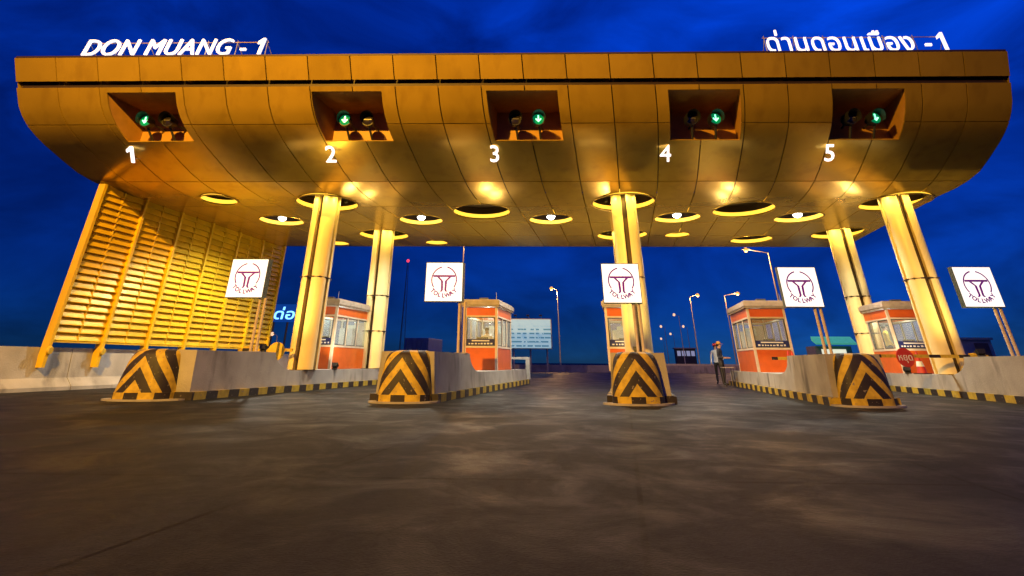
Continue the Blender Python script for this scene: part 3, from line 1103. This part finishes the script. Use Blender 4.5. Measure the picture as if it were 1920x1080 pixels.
def sign_letters(body, x0, x1, zb, cap, word, label, shear):
    t = thing('roof_lettering', label, 'lettering', W((x0 + x1) / 2, 13.45, 9.26))
    probe = text_mesh(body, 1.0, 0.03, shear, 1.04, -0.004)
    a0, a1, b0, b1 = bm_bounds(probe)
    sxx = (x1 - x0) / (a1 - a0)
    hh = cap
    pieces = split_islands(probe, True)
    last = max(pieces, key=lambda q: max(v.co.x for v in q.verts))
    bx0, bx1, by0, by1 = bm_bounds(last)
    pieces.remove(last); last.free()
    one = B()
    extrude_poly(one, numeral_one(bx1 - 0.42, bx1, 0.70, 0.0, shear), lambda u, v, d: Vector((u, v, 0.03 - 0.06 * d)), 1)
    pieces.append(one)
    for piece in pieces:
        for v in piece.verts:
            lx = x0 + (v.co.x - a0) * sxx
            v.co = W(lx, 13.50 - v.co.z, zb + v.co.y * hh)
        finish('letter', piece, letterlit, t)
    bm = B()
    for z in (zb + 0.02, zb + cap * 0.62):
        cyl(bm, W(x0 - 0.05, 13.62, z), W(x1 + 0.05, 13.62, z), 0.016, n=8)
    finish('rail', bm, mat('pinkish_rail', (0.5, 0.36, 0.3), 0.4, 0.4), t)  # plain pinkish base colour, no emission
    n = 7
    for k in range(n):
        xx = x0 + (x1 - x0) * k / (n - 1)
        bm = B()
        cyl(bm, W(xx, 13.62, 9.25), W(xx, 13.62, zb + cap * 0.7), 0.015, n=6)
        cyl(bm, W(xx, 14.3, 9.25), W(xx, 13.62, zb + cap * 0.6), 0.012, n=6)
        finish('strut', bm, steel, t)
sign_letters('DON MUANG - 1', -16.0, -10.30, 9.35, 0.84, '', 'white lit Latin letters DON MUANG - 1 standing on the canopy edge', 0.18)
sign_letters('ด่านดอนเมือง - 1', 5.20, 10.62, 9.33, 0.90, '', 'white lit Thai letters standing on the canopy edge', 0.0)

DIG = [(-15.17, '1'), (-8.72, '2'), (-3.50, '3'), (1.86, '4'), (6.92, '5')]
for x, ch in DIG:
    t = thing('lane_number', 'lit white numeral ' + {'1': 'one', '2': 'two', '3': 'three', '4': 'four', '5': 'five'}[ch] + ' on the gold canopy belly', 'lane number', W(x, 15.3, 6.6), 'lane numbers')
    bm = text_mesh(ch, 1.0, 0.04, 0.08, 1, 0.0)
    if ch == '1':
        bm.free(); bm = B()
        extrude_poly(bm, numeral_one(0, 0.46, 0.70, 0.0, 0.08), lambda u, v, d: Vector((u, v, 0.04 - 0.08 * d)), 1)
    a0, a1, b0, b1 = bm_bounds(bm)
    s = 0.52 / (b1 - b0)
    for v in bm.verts:
        u = (v.co.x - (a0 + a1) / 2) * s; hgt = (v.co.y - b0) * s
        v.co = W(x + u, 15.47 - hgt * 0.55 - v.co.z * 0.6, 6.53 + hgt * 0.85)
    finish('digit', bm, digitlit, t)
    bm = B(); 
    for z, yy in ((6.66, 15.40), (6.86, 15.27)):
        cyl(bm, W(x, yy + 0.02, z), W(x, yy + 0.30, z + 0.10), 0.012, n=6)
    finish('bracket', bm, steel, t)

def signal(x, ch_green, word):
    t = thing('lane_signal', word, 'signal', W(x, 15.0, 7.09), 'lane signals in the canopy recesses')
    zc = 7.62; yf = 14.62
    c = W(x, yf, zc)
    M = Matrix.Rotation(math.pi / 2, 4, 'X')      # local z -> -world y
    bm = B()
    lathe(bm, c, [(0.02, -0.30), (0.15, -0.27), (0.19, -0.16), (0.20, 0.0), (0.175, 0.0)], 20, M)
    finish('signal_housing', bm, black, t, smooth=True)
    bm = B()
    rr = lathe(bm, c, [(0.176, -0.005), (0.10, 0.018), (0.004, 0.026)], 20, M)
    ln = finish('lens', bm, greenlens if ch_green else mat('dark_lens', (0.02, 0.015, 0.015), 0.15), t, smooth=True)
    # visor: open-bottomed hood
    bm = B()
    A = []; C = []
    for k in range(15):
        q = math.radians(-35 + 250 * k / 14)
        A.append(bm.verts.new(c + Vector((0.205 * math.cos(q), 0, 0.205 * math.sin(q)))))
        dd = 0.20 + 0.08 * max(0, math.sin(q))
        C.append(bm.verts.new(c + Vector((0.205 * math.cos(q), -dd, 0.205 * math.sin(q)))))
    for k in range(14):
        bm.faces.new((A[k], A[k + 1], C[k + 1], C[k]))
    finish('visor', bm, black, t)
    if ch_green:
        bm = B()
        pts = [(-0.022, 0.12), (0.022, 0.12), (0.022, -0.03), (0.075, 0.02), (0.095, -0.01), (0.0, -0.115), (-0.095, -0.01), (-0.075, 0.02), (-0.022, -0.03)]
        extrude_poly(bm, pts, lambda u, v, d: Vector((c.x + u, c.y - 0.030 - d, c.z + v)), 0.006)
        a = finish('arrow', bm, greenarrow, t)
        a.parent = ln
    else:
        bm = B()
        for sg in (-1, 1):
            obox(bm, c + Vector((0, -0.03, 0)), 0.24, 0.006, 0.035, 0, 0)
            break
        M2 = None
        finish('cross_bar', bm, mat('dull_grey_cross', (0.09, 0.08, 0.07), 0.4), t).parent = ln
    bm = B()
    cyl(bm, W(x, yf + 0.12, zc - 0.15), W(x, yf + 0.50, 7.075), 0.035, n=10)
    cyl(bm, W(x, yf + 0.16, zc), W(x, 15.395, zc), 0.03, n=10)
    obox(bm, W(x, yf + 0.50, 7.085), 0.16, 0.16, 0.02)
    finish('bracket', bm, darkgrey, t)
for k, c in enumerate(LANES):
    gl = k < 2
    off = -0.36 if k != 4 else -0.36
    nm = ['one', 'two', 'three', 'four', 'five'][k]
    signal(c - 0.36, gl, ('round green down-arrow signal' if gl else 'round unlit signal') + ' in the recess over lane ' + nm)
    signal(c + 0.36, not gl, ('round unlit signal' if gl else 'round green down-arrow signal') + ' in the recess over lane ' + nm)

# ------------------------------------------------------------------ louvre wall
wall = thing('louvre_wall', 'tall golden yellow wall of horizontal louvre slats under the canopy end', 'louvre wall', W(-17.3, 22, 1.3))
YW0, YW1, ZB, ZT = 16.85, 27.4, 1.36, 6.20
NB = 6; bay = (YW1 - YW0) / NB; cell = bay / 2
for k in range(NB + 1):
    y = YW0 + k * bay
    bm = B(); sbox(bm, -17.38, -17.16, y - 0.05, y + 0.05, 0.62, ZT + 0.05); finish('wall_post', bm, slat_m, wall)
    bm = B()
    c = W(-17.14, y, 1.08)
    cyl(bm, c, c + Vector((0.05, 0, 0)), 0.13, 0.10, n=16)
    finish('reflector', bm, yellow, wall)
for k in range(NB):
    y = YW0 + (k + 0.5) * bay
    bm = B(); sbox(bm, -17.36, -17.24, y - 0.025, y + 0.025, ZB, ZT); finish('mullion', bm, slat_m, wall)
bm = B(); sbox(bm, -17.37, -17.22, YW0, YW1, ZB - 0.05, ZB - 0.002); finish('bottom_rail', bm, slat_m, wall)
bm = B(); sbox(bm, -17.42, -17.40, YW0, YW1, ZB - 0.05, 6.50); finish('backing_sheet', bm, slat_m, wall)
NR = 22; pitch = (ZT - ZB) / NR
slat0 = None
for k in range(NB * 2):
    for r in range(NR):
        y0 = YW0 + k * cell
        ya, yb2 = y0 + (0.055 if k % 2 == 0 else 0.03), y0 + cell - (0.03 if k % 2 == 0 else 0.055)
        z = ZB + r * pitch
        if slat0 is None:
            bm = B()
            # sloping blade with a rolled lower lip
            sec = [(-17.33, pitch * 0.97), (-17.30, pitch * 1.0), (-17.235, pitch * 0.16), (-17.205, pitch * 0.06), (-17.215, 0.0), (-17.26, pitch * 0.04)]
            ya0, yb0 = YW0 + 0.055, YW0 + cell - 0.03
            extrude_poly(bm, sec, lambda u, v, d: W(u, ya0 if d == 0 else yb0, ZB + v), 1)
            slat0 = finish('slat', bm, slat_m, wall, smooth=False)
        else:
            copy_part(slat0, wall, W(0, (y0 - YW0) - (0.0 if k % 2 == 0 else 0.026), r * pitch) - W(0, 0, 0))

# ------------------------------------------------------------------ left barrier units
yy = 6.0
k = 0
bsec = [(-17.98, 0), (-17.08, 0), (-17.08, 0.10), (-17.30, 0.34), (-17.41, 1.17), (-17.65, 1.17), (-17.76, 0.34), (-17.98, 0.10)]
while yy < 46:
    bm = B()
    ya, yb2 = yy + 0.012, yy + 3.95 - 0.012
    extrude_poly(bm, bsec, lambda u, v, d: W(u, ya if d == 0 else yb2, v), 1)
    o = finish('concrete_barrier', bm, concrete_p, None)
    tag(o, 'pale concrete crash barrier unit in the row below the louvre wall', 'barrier', 'barrier units below the louvre wall')
    yy += 3.95; k += 1

# ------------------------------------------------------------------ booms
def boom(px, py, length, dirn, z, label, disc, discx=0.0):
    t = thing('boom_gate', label, 'boom gate', W(px, py, 0.58))
    bm = B(); sbox(bm, px - 0.15, px + 0.15, py - 0.02, py + 0.28, 0.585, z + 0.10); finish('cabinet', bm, yellow, t)
    a = W(px, py - 0.07, z); e = W(px + dirn * length, py - 0.07, z)
    bm = B(); sbox(bm, min(px - .25 * dirn, px + dirn * length), max(px - .25 * dirn, px + dirn * length), py - 0.10, py - 0.05, z - 0.045, z + 0.045)
    finish('arm', bm, arm_m, t)
    if disc:
        c = W(discx, py - 0.115, z - 0.04)
        M = Matrix.Rotation(math.pi / 2, 4, 'X')
        bm = B()
        rr = lathe(bm, c, [(0.005, 0.008), (0.27, 0.008), (0.27, -0.008)], 28, M)
        d = finish('disc', bm, red if disc == 'red' else yellow, t)
        if disc == 'red':
            bm = text_mesh('หยุด', 0.26, 0.0, 0, 1, 0.004)
            a0, a1, b0, b1 = bm_bounds(bm)
            for v in bm.verts:
                v.co = c + Vector((v.co.x - (a0 + a1) / 2, -0.012, v.co.y - 0.08))
            finish('disc_word', bm, white, t).parent = d
boom(10.95, 18.2, 3.6, -1, 1.10, 'yellow and black striped boom gate with round red disc', 'red', 8.62)
boom(-12.15, 18.4, 1.5, 1, 1.16, 'short yellow boom gate with round yellow disc by the louvre wall', 'yellow', -11.15)
boom(6.3, 19.2, 1.5, -1, 1.02, 'short yellow and black boom gate in front of the booth with two workers', None)

def cone(x, y, z, label):
    t = thing('traffic_cone', label, 'traffic cone', W(x, y, z))
    c = W(x, y, 0)
    bm = B(); obox(bm, Vector((c.x, c.y, z + 0.015)), 0.36, 0.36, 0.03, 0.2); finish('base', bm, black, t)
    prof = [(0.14, 0.03), (0.11, 0.22), (0.105, 0.22), (0.075, 0.40), (0.07, 0.40), (0.03, 0.66), (0.02, 0.70), (0.002, 0.70)]
    bm = B(); lathe(bm, Vector((c.x, c.y, z)), prof, 16); finish('cone_body', bm, red, t, smooth=True)
    bm = B(); lathe(bm, Vector((c.x, c.y, z)), [(0.112, 0.23), (0.084, 0.39)], 16); finish('white_band', bm, white, t)
cone(5.72, 20.4, 0.58, 'red and white traffic cone on the island in front of the booth with two workers')
cone(6.0, 20.9, 0.58, 'red and white traffic cone half behind another, against the booth with two workers')
cone(9.95, 20.0, 0.58, 'red and white traffic cone on the island behind the red disc boom')

# ------------------------------------------------------------------ people
def skin_body(name, joints, edges, mats, classify, parent):
    me = bpy.data.meshes.new(name)
    names = list(joints)
    me.from_pydata([joints[n][0] for n in names], [(names.index(a), names.index(c)) for a, c in edges], [])
    o = bpy.data.objects.new(name, me); COL.objects.link(o)
    md = o.modifiers.new('skin', 'SKIN')
    md.use_smooth_shade = True
    o.modifiers.new('sub', 'SUBSURF').levels = 2
    for i, n in enumerate(names):
        r = joints[n][1]
        me.skin_vertices[0].data[i].radius = r if isinstance(r, tuple) else (r, r)
    me.skin_vertices[0].data[0].use_root = True
    bpy.context.view_layer.update()
    dg = bpy.context.evaluated_depsgraph_get()
    nm = bpy.data.meshes.new_from_object(o.evaluated_get(dg))
    bpy.data.objects.remove(o); bpy.data.meshes.remove(me)
    nm.name = name
    nm.materials.clear()
    for m in mats: nm.materials.append(m)
    for p in nm.polygons:
        p.use_smooth = True
        p.material_index = classify(p.center)
    ob = bpy.data.objects.new(name, nm); COL.objects.link(ob); ob.parent = parent
    return ob

def person(x, y, z, rz, label, shirt, pants, headwear, pose='stand', hm=None):
    t = thing('person', label, 'person', W(x, y, z))
    t.rotation_euler = (0, 0, rz)
    # facing -y locally
    J = {'pelvis': ((0, 0, 0.93), (0.15, 0.11)), 'waist': ((0, 0.0, 1.08), (0.14, 0.10)), 'chest': ((0, 0.0, 1.30), (0.17, 0.12)),
         'neck': ((0, 0.0, 1.46), 0.058), 'headb': ((0, -0.015, 1.54), (0.078, 0.088)), 'headt': ((0, -0.02, 1.64), (0.074, 0.086))}
    E = [('pelvis', 'waist'), ('waist', 'chest'), ('chest', 'neck'), ('neck', 'headb'), ('headb', 'headt')]
    reach = {'stand': ((0.10, -0.02, 0.82), (0.06, -0.18, 0.85)), 'reach': ((0.05, -0.32, 1.10), (0.04, -0.22, 1.02))}[pose]
    for s, sg in (('l', -1), ('r', 1)):
        J['sh' + s] = ((0.19 * sg, 0, 1.39), 0.062); J['el' + s] = ((0.25 * sg, 0.02, 1.12), 0.046)
        hx, hy, hz = reach[0 if sg < 0 else 1]
        if pose == 'stand':
            J['wr' + s] = ((0.26 * sg, -0.10, 0.90), 0.034); J['ha' + s] = ((0.255 * sg, -0.13, 0.82), 0.036)
            base = Vector((0.255 * sg, -0.13, 0.82)); dv = Vector((0, -0.02, -0.07))
        else:
            J['wr' + s] = ((0.20 * sg, -0.24, 1.08), 0.034); J['ha' + s] = ((0.19 * sg, -0.32, 1.09), 0.036)
            base = Vector((0.19 * sg, -0.32, 1.09)); dv = Vector((0, -0.07, -0.01))
        E += [('chest', 'sh' + s), ('sh' + s, 'el' + s), ('el' + s, 'wr' + s), ('wr' + s, 'ha' + s)]
        for f in range(4):
            off = Vector((0, 0.024 * (f - 1.5), 0)) if pose == 'stand' else Vector((0.022 * (f - 1.5), 0, 0))
            ln = (0.9, 1.1, 1.05, 0.8)[f]
            J['f%d%s' % (f, s)] = (tuple(base + off + dv * ln), 0.010)
            E.append(('ha' + s, 'f%d%s' % (f, s)))
        J['th' + s] = (tuple(base + Vector((-0.045 * sg, -0.03, 0.0))), 0.011); E.append(('ha' + s, 'th' + s))
        J['hip' + s] = ((0.095 * sg, 0, 0.86), 0.095); J['kn' + s] = ((0.11 * sg, -0.02, 0.48), 0.062); J['an' + s] = ((0.115 * sg, 0.01, 0.09), 0.042)
        J['to' + s] = ((0.13 * sg, -0.15, 0.045), (0.045, 0.035))
        E += [('pelvis', 'hip' + s), ('hip' + s, 'kn' + s), ('kn' + s, 'an' + s), ('an' + s, 'to' + s)]
    def cls(c):
        if c.z > 1.47: return 2
        if c.z < 0.10: return 3
        if abs(c.x) > 0.2 and c.z < 0.92 and pose == 'stand' and c.z > 0.6: return 2
        if pose != 'stand' and c.y < -0.2 and c.z > 0.9: return 2
        return 1 if c.z < 0.92 else 0
    skin_body('body', J, E, [shirt, pants, skin, black], cls, t)
    # face details, hair and headwear
    bm = B()
    for sg in (-1, 1):
        bmesh.ops.create_uvsphere(bm, u_segments=8, v_segments=6, radius=0.012, matrix=Matrix.Translation((0.03 * sg, -0.098, 1.60)))
    ob = finish('eyes', bm, black); ob.parent = t
    bm = B(); cyl(bm, (0, -0.095, 1.595), (0, -0.125, 1.56), 0.008, 0.016, n=8); ob = finish('nose', bm, skin); ob.parent = t
    bm = B()
    bmesh.ops.create_uvsphere(bm, u_segments=16, v_segments=10, radius=0.105, matrix=Matrix.Translation((0, 0.0, 1.625)) @ Matrix.Diagonal((0.88, 1.0, 1.05, 1)))
    for v in [v for v in bm.verts if v.co.z < 1.55 or (v.co.y < -0.05 and v.co.z < 1.645)]:
        bm.verts.remove(v)
    ob = finish('hair', bm, hairm, smooth=True); ob.parent = t
    if headwear:
        bm = B()
        lathe(bm, (0, -0.01, 0), [(0.108, 1.645), (0.106, 1.69), (0.08, 1.74), (0.01, 1.76)], 18)
        hexa(bm, [Vector(p) for p in ((-.08, -.21, 1.64), (.08, -.21, 1.64), (.085, -.08, 1.65), (-.085, -.08, 1.65), (-.08, -.21, 1.648), (.08, -.21, 1.648), (.085, -.08, 1.66), (-.085, -.08, 1.66))])
        ob = finish('cap', bm, hm, smooth=True); ob.parent = t
    return t
person(4.18, 25.6, 0.0, 0.9, 'person in dark clothes and brown cap standing in the lane beside a booth', cloth_navy, cloth_dark, True, 'reach', mat('tan_cap', (0.45, 0.22, 0.05), 0.7))
person(4.35, 27.7, 0.0, -0.5, 'person in white shirt and red cap standing behind the dark clothed worker', cloth_white, cloth_dark, True, 'stand', red)
person(10.62, 23.3, 0.625, 1.2, 'person in yellow shirt standing inside the booth behind the red disc boom', cloth_yellow, cloth_dark, False, 'stand')
person(-5.4, 22.6, 0.40, 0.1, 'person in white shirt sitting at the counter inside the booth in front of the billboard', cloth_white, cloth_dark, False, 'reach')
# folding table by the workers
t = thing('folding_table', 'small dark folding table in front of the standing worker', 'table', W(4.45, 24.9, 0))
bm = B(); sbox(bm, 4.05, 4.52, 24.6, 25.2, 0.70, 0.73); finish('table_top', bm, steel, t)
for x in (4.08, 4.48):
    for y in (24.64, 25.16):
        bm = B(); cyl(bm, W(x, y, 0.0), W(x, y, 0.70), 0.014, n=6); finish('leg', bm, darkgrey, t)

# ------------------------------------------------------------------ street lamps
def street_lamp(X, Y, h, armx, label, m, watts=0, col=(1.0, 0.5, 0.14), grp='lit street lamps along the road', army=0.0):
    t = thing('street_lamp', label, 'street lamp', (X, Y, 0), grp)
    bm = B(); cyl(bm, (X, Y, 0), (X, Y, h), 0.11, 0.06, n=10); cyl(bm, (X, Y, 0), (X, Y, 0.5), 0.17, 0.16, n=10)
    finish('pole', bm, steel, t, smooth=True)
    e = Vector((X + armx, Y + army, h + 0.25))
    bm = B(); cyl(bm, (X, Y, h - 0.05), e, 0.05, 0.04, n=8); finish('arm', bm, steel, t, smooth=True)
    d = Vector((armx, army, 0)).normalized()
    hd = e + d * 0.25
    bm = B()
    a = math.atan2(d.y, d.x)
    obox(bm, hd + Vector((0, 0, 0.05)), 0.75, 0.28, 0.10, a)
    finish('lamp_head', bm, darkgrey, t, bevel=0.02)
    sz = 0.16 + 0.0012 * Y if Y > 0 else 0.16
    bm = B()
    bmesh.ops.create_uvsphere(bm, u_segments=12, v_segments=8, radius=sz, matrix=Matrix.Translation(hd + Vector((0, 0, -0.02))))
    finish('lamp_bowl', bm, m, t, smooth=True)
    if watts:
        light('lamp_light', 'POINT', hd - Vector((0, 0, 0.35 + sz)), watts, col, t, None, 0.25)
    return t
LW = ['by the billboard', 'just beyond the booth with two workers', 'tall, left of the pair behind the workers', 'tall, right of the pair behind the workers']
street_lamp(9.0 + 0.6, 82.2, 10.7, -0.6, 'tall street lamp with orange glow standing by the billboard', sodium, 2500)
street_lamp(25.0 + 2.0, 52.0, 10.75, -1.9, 'brightest orange street lamp just under the canopy edge beyond the worker booth', sodium, 2200)
street_lamp(33.5 - 1.4, 89.7, 10.75, 1.1, 'orange street lamp with arm to one side, over the lane with the workers', sodium, 2500)
street_lamp(39.0 - 2.2, 87.2, 10.75, 1.9, 'orange street lamp behind the roof of the worker booth', sodium, 2500)
street_lamp(-3.1, 54.0, 13.0, 1.6, 'tall lamp post rising behind the sign by the billboard, its head above the canopy line', sodium, 2500)
FAR = [(41.7, 127.9), (50.9, 169.9), (57.4, 169.1), (67.0, 212.9), (75.7, 255.0)]
for k, (X, Y) in enumerate(FAR):
    street_lamp(X + 0.9, Y, 10.75, -0.8, 'small distant pale street lamp in the far row beyond the middle lane', sodium_w, 0, grp='distant street lamps')
# the plaza's own mast lamps on the approach side (behind the photographer)
mast = street_lamp(-8.5, -5.0, 15.5, 1.2, 'tall sodium mast lamp on the approach side of the plaza', sodium, 700, (1.0, 0.46, 0.08), 'approach mast lamps', army=0.8)
mp0 = Vector((-9.2, -4.2, 15.2))
bm = B(); obox(bm, mp0 + Vector((0, -0.15, 0.1)), 0.5, 0.35, 0.4, 0, -0.4); obox(bm, mp0 + Vector((0.4, -0.45, 0.2)), 0.9, 0.06, 0.06, -0.3)
finish('flood_head', bm, darkgrey, mast)
light('flood_beam', 'SPOT', mp0 + Vector((0, 0.15, -0.05)), 45000, (1.0, 0.50, 0.035), mast, aim(mp0, (-4.5, 13.5, 9.5)), 0.15, 125, 1.0)

# ------------------------------------------------------------------ things beyond the plaza
# parapet
for k in range(9):
    x = -22 + k * 6.0
    bm = B()
    sec = [(60.0, 0), (60.5, 0), (60.42, 0.68), (60.08, 0.68)]
    xa, xb = x + 0.02, x + 5.98
    extrude_poly(bm, sec, lambda u, v, d: W(xa if d == 0 else xb, u, v), 1)
    tag(finish('parapet_wall', bm, concrete), 'low concrete parapet length across the road beyond the plaza', 'parapet', 'parapet lengths beyond the plaza')
# billboard
t = thing('billboard', 'wide pale lit notice billboard standing beyond the plaza', 'billboard', W(-9.5, 58, 0))
bm = B(); sbox(bm, -11.75, -7.25, 58, 58.25, 2.1, 4.95); finish('board_frame', bm, steel, t)
bb, tt, b_ = add_nodes_mat('lit_notice')
geo = tt.nodes.new('ShaderNodeNewGeometry'); sxyz = tt.nodes.new('ShaderNodeSeparateXYZ'); tt.links.new(geo.outputs['Position'], sxyz.inputs[0])
ln = tt.nodes.new('ShaderNodeTexNoise'); ln.inputs['Scale'].default_value = 1.0; ln.inputs['Detail'].default_value = 3
mm = tt.nodes.new('ShaderNodeMapping'); mm.inputs['Scale'].default_value = (2.4, 1, 0.6); tt.links.new(geo.outputs['Position'], mm.inputs[0]); tt.links.new(mm.outputs[0], ln.inputs['Vector'])
rows_ = math_node(tt, 'LESS_THAN', math_node(tt, 'FRACT', math_node(tt, 'MULTIPLY', sxyz.outputs[2], 2.6)), 0.40)
wordm = math_node(tt, 'GREATER_THAN', ln.outputs['Fac'], 0.47)
rng = math_node(tt, 'LESS_THAN', sxyz.outputs[2], 4.25)
fc = math_node(tt, 'MULTIPLY', math_node(tt, 'MULTIPLY', rows_, wordm), rng)
mxx = tt.nodes.new('ShaderNodeMixRGB'); mxx.inputs[1].default_value = (0.42, 0.68, 0.78, 1); mxx.inputs[2].default_value = (0.10, 0.30, 0.42, 1)
tt.links.new(fc, mxx.inputs[0]); tt.links.new(mxx.outputs[0], b_.inputs['Base Color']); tt.links.new(mxx.outputs[0], b_.inputs['Emission Color'])
b_.inputs['Emission Strength'].default_value = 0.55
bm = B(); sbox(bm, -11.68, -7.32, 57.97, 57.995, 2.18, 4.88); finish('notice_face', bm, bb, t)
for x in (-11.2, -9.5, -7.8):
    bm = B(); cyl(bm, W(x, 58.35, 0), W(x, 58.35, 4.8), 0.09, n=10); finish('post', bm, steel, t)
for x in (-10.8, -9.5, -8.2):
    bm = B(); cyl(bm, W(x, 58, 4.98), W(x, 57.2, 5.2), 0.025, n=6); obox(bm, W(x, 57.15, 5.2), 0.3, 0.15, 0.1, 0, 0.5); finish('board_lamp', bm, darkgrey, t)
# mast with red beacon
t = thing('beacon_mast', 'slim dark lattice mast with red beacon on top', 'mast', W(-58.4, 150, 0))
c = W(-58.4, 150)
for a in range(3):
    q = a * 2.094
    bm = B(); cyl(bm, Vector((c.x + 0.9 * math.cos(q), c.y + 0.9 * math.sin(q), 0)), Vector((c.x + 0.2 * math.cos(q), c.y + 0.2 * math.sin(q), 26)), 0.09, 0.05, n=6)
    finish('mast_leg', bm, darkgrey, t)
bm = B()
for k in range(12):
    z0, z1 = k * 2.1, k * 2.1 + 2.1
    r0, r1 = 0.9 - 0.7 * z0 / 26, 0.9 - 0.7 * z1 / 26
    for a in range(3):
        q, q2 = a * 2.094, (a + 1) * 2.094
        cyl(bm, Vector((c.x + r0 * math.cos(q), c.y + r0 * math.sin(q), z0)), Vector((c.x + r1 * math.cos(q2), c.y + r1 * math.sin(q2), z1)), 0.03, n=4)
finish('bracing', bm, darkgrey, t)
bm = B(); bmesh.ops.create_uvsphere(bm, u_segments=12, v_segments=8, radius=0.45, matrix=Matrix.Translation((c.x, c.y, 26.5))); finish('beacon', bm, redlamp, t)
# blue shop sign
t = thing('shop_sign', 'blue roadside sign board with glowing pale blue Thai letters', 'sign', W(-49, 80, 0))
bm = B(); sbox(bm, -50.9, -46.6, 80, 80.3, 5.9, 8.3); finish('board', bm, mat('deep_blue_board', (0.01, 0.05, 0.28), 0.4, emit=(0.0, 0.06, 0.35), estr=0.6), t)
bm = text_mesh('ด่อ', 2.4, 0.02, 0.1, 1.0, 0.03)
a0, a1, b0, b1 = bm_bounds(bm)
for v in bm.verts:
    v.co = W(-50.0 + (v.co.x - a0) / (a1 - a0) * 3.0, 79.95, 6.3 + v.co.y * 0.8)
for piece in split_islands(bm):
    finish('letter', piece, bluelit, t)
for x in (-50, -48):
    bm = B(); cyl(bm, W(x, 80.2, 0), W(x, 80.2, 6.2), 0.15, n=8); finish('post', bm, darkgrey, t)
# lamp below the blue sign
street_lamp(*W(-47.8, 78)[:2], 4.0, -0.5, 'low pale street lamp under the blue sign board', sodium_w, 0, grp='distant street lamps')
# dark sheds with blue tarpaulin, left of the second island
t = thing('site_container', 'blue tarpaulin covered container behind the booth next to the louvre wall', 'container', W(-14, 38, 0))
bm = B(); sbox(bm, -14.6, -13.0, 38, 41, 0.02, 2.3); finish('container_body', bm, blue, t, bevel=0.05)
for k in range(5):
    bm = B(); sbox(bm, -14.5 + k * 0.33, -14.42 + k * 0.33, 37.93, 37.99, 0.15, 2.15); finish('rib', bm, blue, t)
# pale container at right
t = thing('site_cabin', 'small grey and brown site cabin beyond the outer column', 'cabin', W(17.7, 30, 0))
bm = B(); sbox(bm, 16.9, 18.9, 30, 33, 0.05, 2.05); finish('cabin_body', bm, concrete_p, t)
bm = B(); sbox(bm, 16.8, 19.0, 29.9, 33.1, 2.052, 2.16); finish('roof', bm, cream, t)
bm = B(); sbox(bm, 18.0, 18.7, 29.96, 29.99, 0.1, 1.9); finish('door', bm, mat('brown_door', (0.22, 0.12, 0.07), 0.6), t)
# green lit roadside stall
t = thing('roadside_stall', 'small roadside stall with glowing green awning', 'stall', W(21.5, 60, 0))
bm = B(); sbox(bm, 19.7, 23.4, 60, 63, 0.02, 2.6); finish('stall_body', bm, mat('stall_wall', (0.25, 0.25, 0.24), 0.7), t)
bm = B()
hexa(bm, [W(19.5, 58.8, 2.7), W(23.6, 58.8, 2.7), W(23.6, 60.0, 3.1), W(19.5, 60.0, 3.1), W(19.5, 58.8, 2.85), W(23.6, 58.8, 2.85), W(23.6, 60.0, 3.5), W(19.5, 60.0, 3.5)])
finish('awning', bm, greenlit, t)
bm = B(); sbox(bm, 20.3, 22.8, 59.96, 59.99, 1.1, 2.3); finish('lit_window', bm, mat('lit_warm_window', (0.9, 0.85, 0.7), 0.5, emit=(0.9, 0.85, 0.65), estr=0.9), t)
# low guard rail across the far road
t = thing('guard_rail', 'long pale steel guard rail on the far side of the road', 'guard rail', W(12, 75, 0))
bm = B(); sbox(bm, -2, 40, 75, 75.06, 0.55, 0.85); finish('rail', bm, mat('pale_rail', (0.6, 0.56, 0.5), 0.5, 0.3), t)
for k in range(22):
    bm = B(); sbox(bm, -1.9 + k * 2.0, -1.78 + k * 2.0, 75.08, 75.2, 0, 0.8); finish('rail_post', bm, steel, t)

# small lit kiosk far down the road
t = thing('roadside_kiosk', 'tiny far kiosk with pale lit windows beyond the guard rail', 'kiosk', W(15.8, 150, 0))
kx = 13.2
bm = B(); sbox(bm, kx, kx + 5.2, 150, 154, 0.0, 4.4); finish('kiosk_body', bm, darkgrey, t)
bm = B(); sbox(bm, kx - 0.3, kx + 5.5, 149.6, 154.4, 4.402, 4.65); finish('roof', bm, steel, t)
for k in range(4):
    bm = B(); sbox(bm, kx + 0.4 + k * 1.2, kx + 1.3 + k * 1.2, 149.95, 149.99, 2.7, 3.9)
    finish('lit_window', bm, mat('lit_pale_window', (0.7, 0.75, 0.9), 0.5, emit=(0.6, 0.68, 0.95), estr=0.28), t)
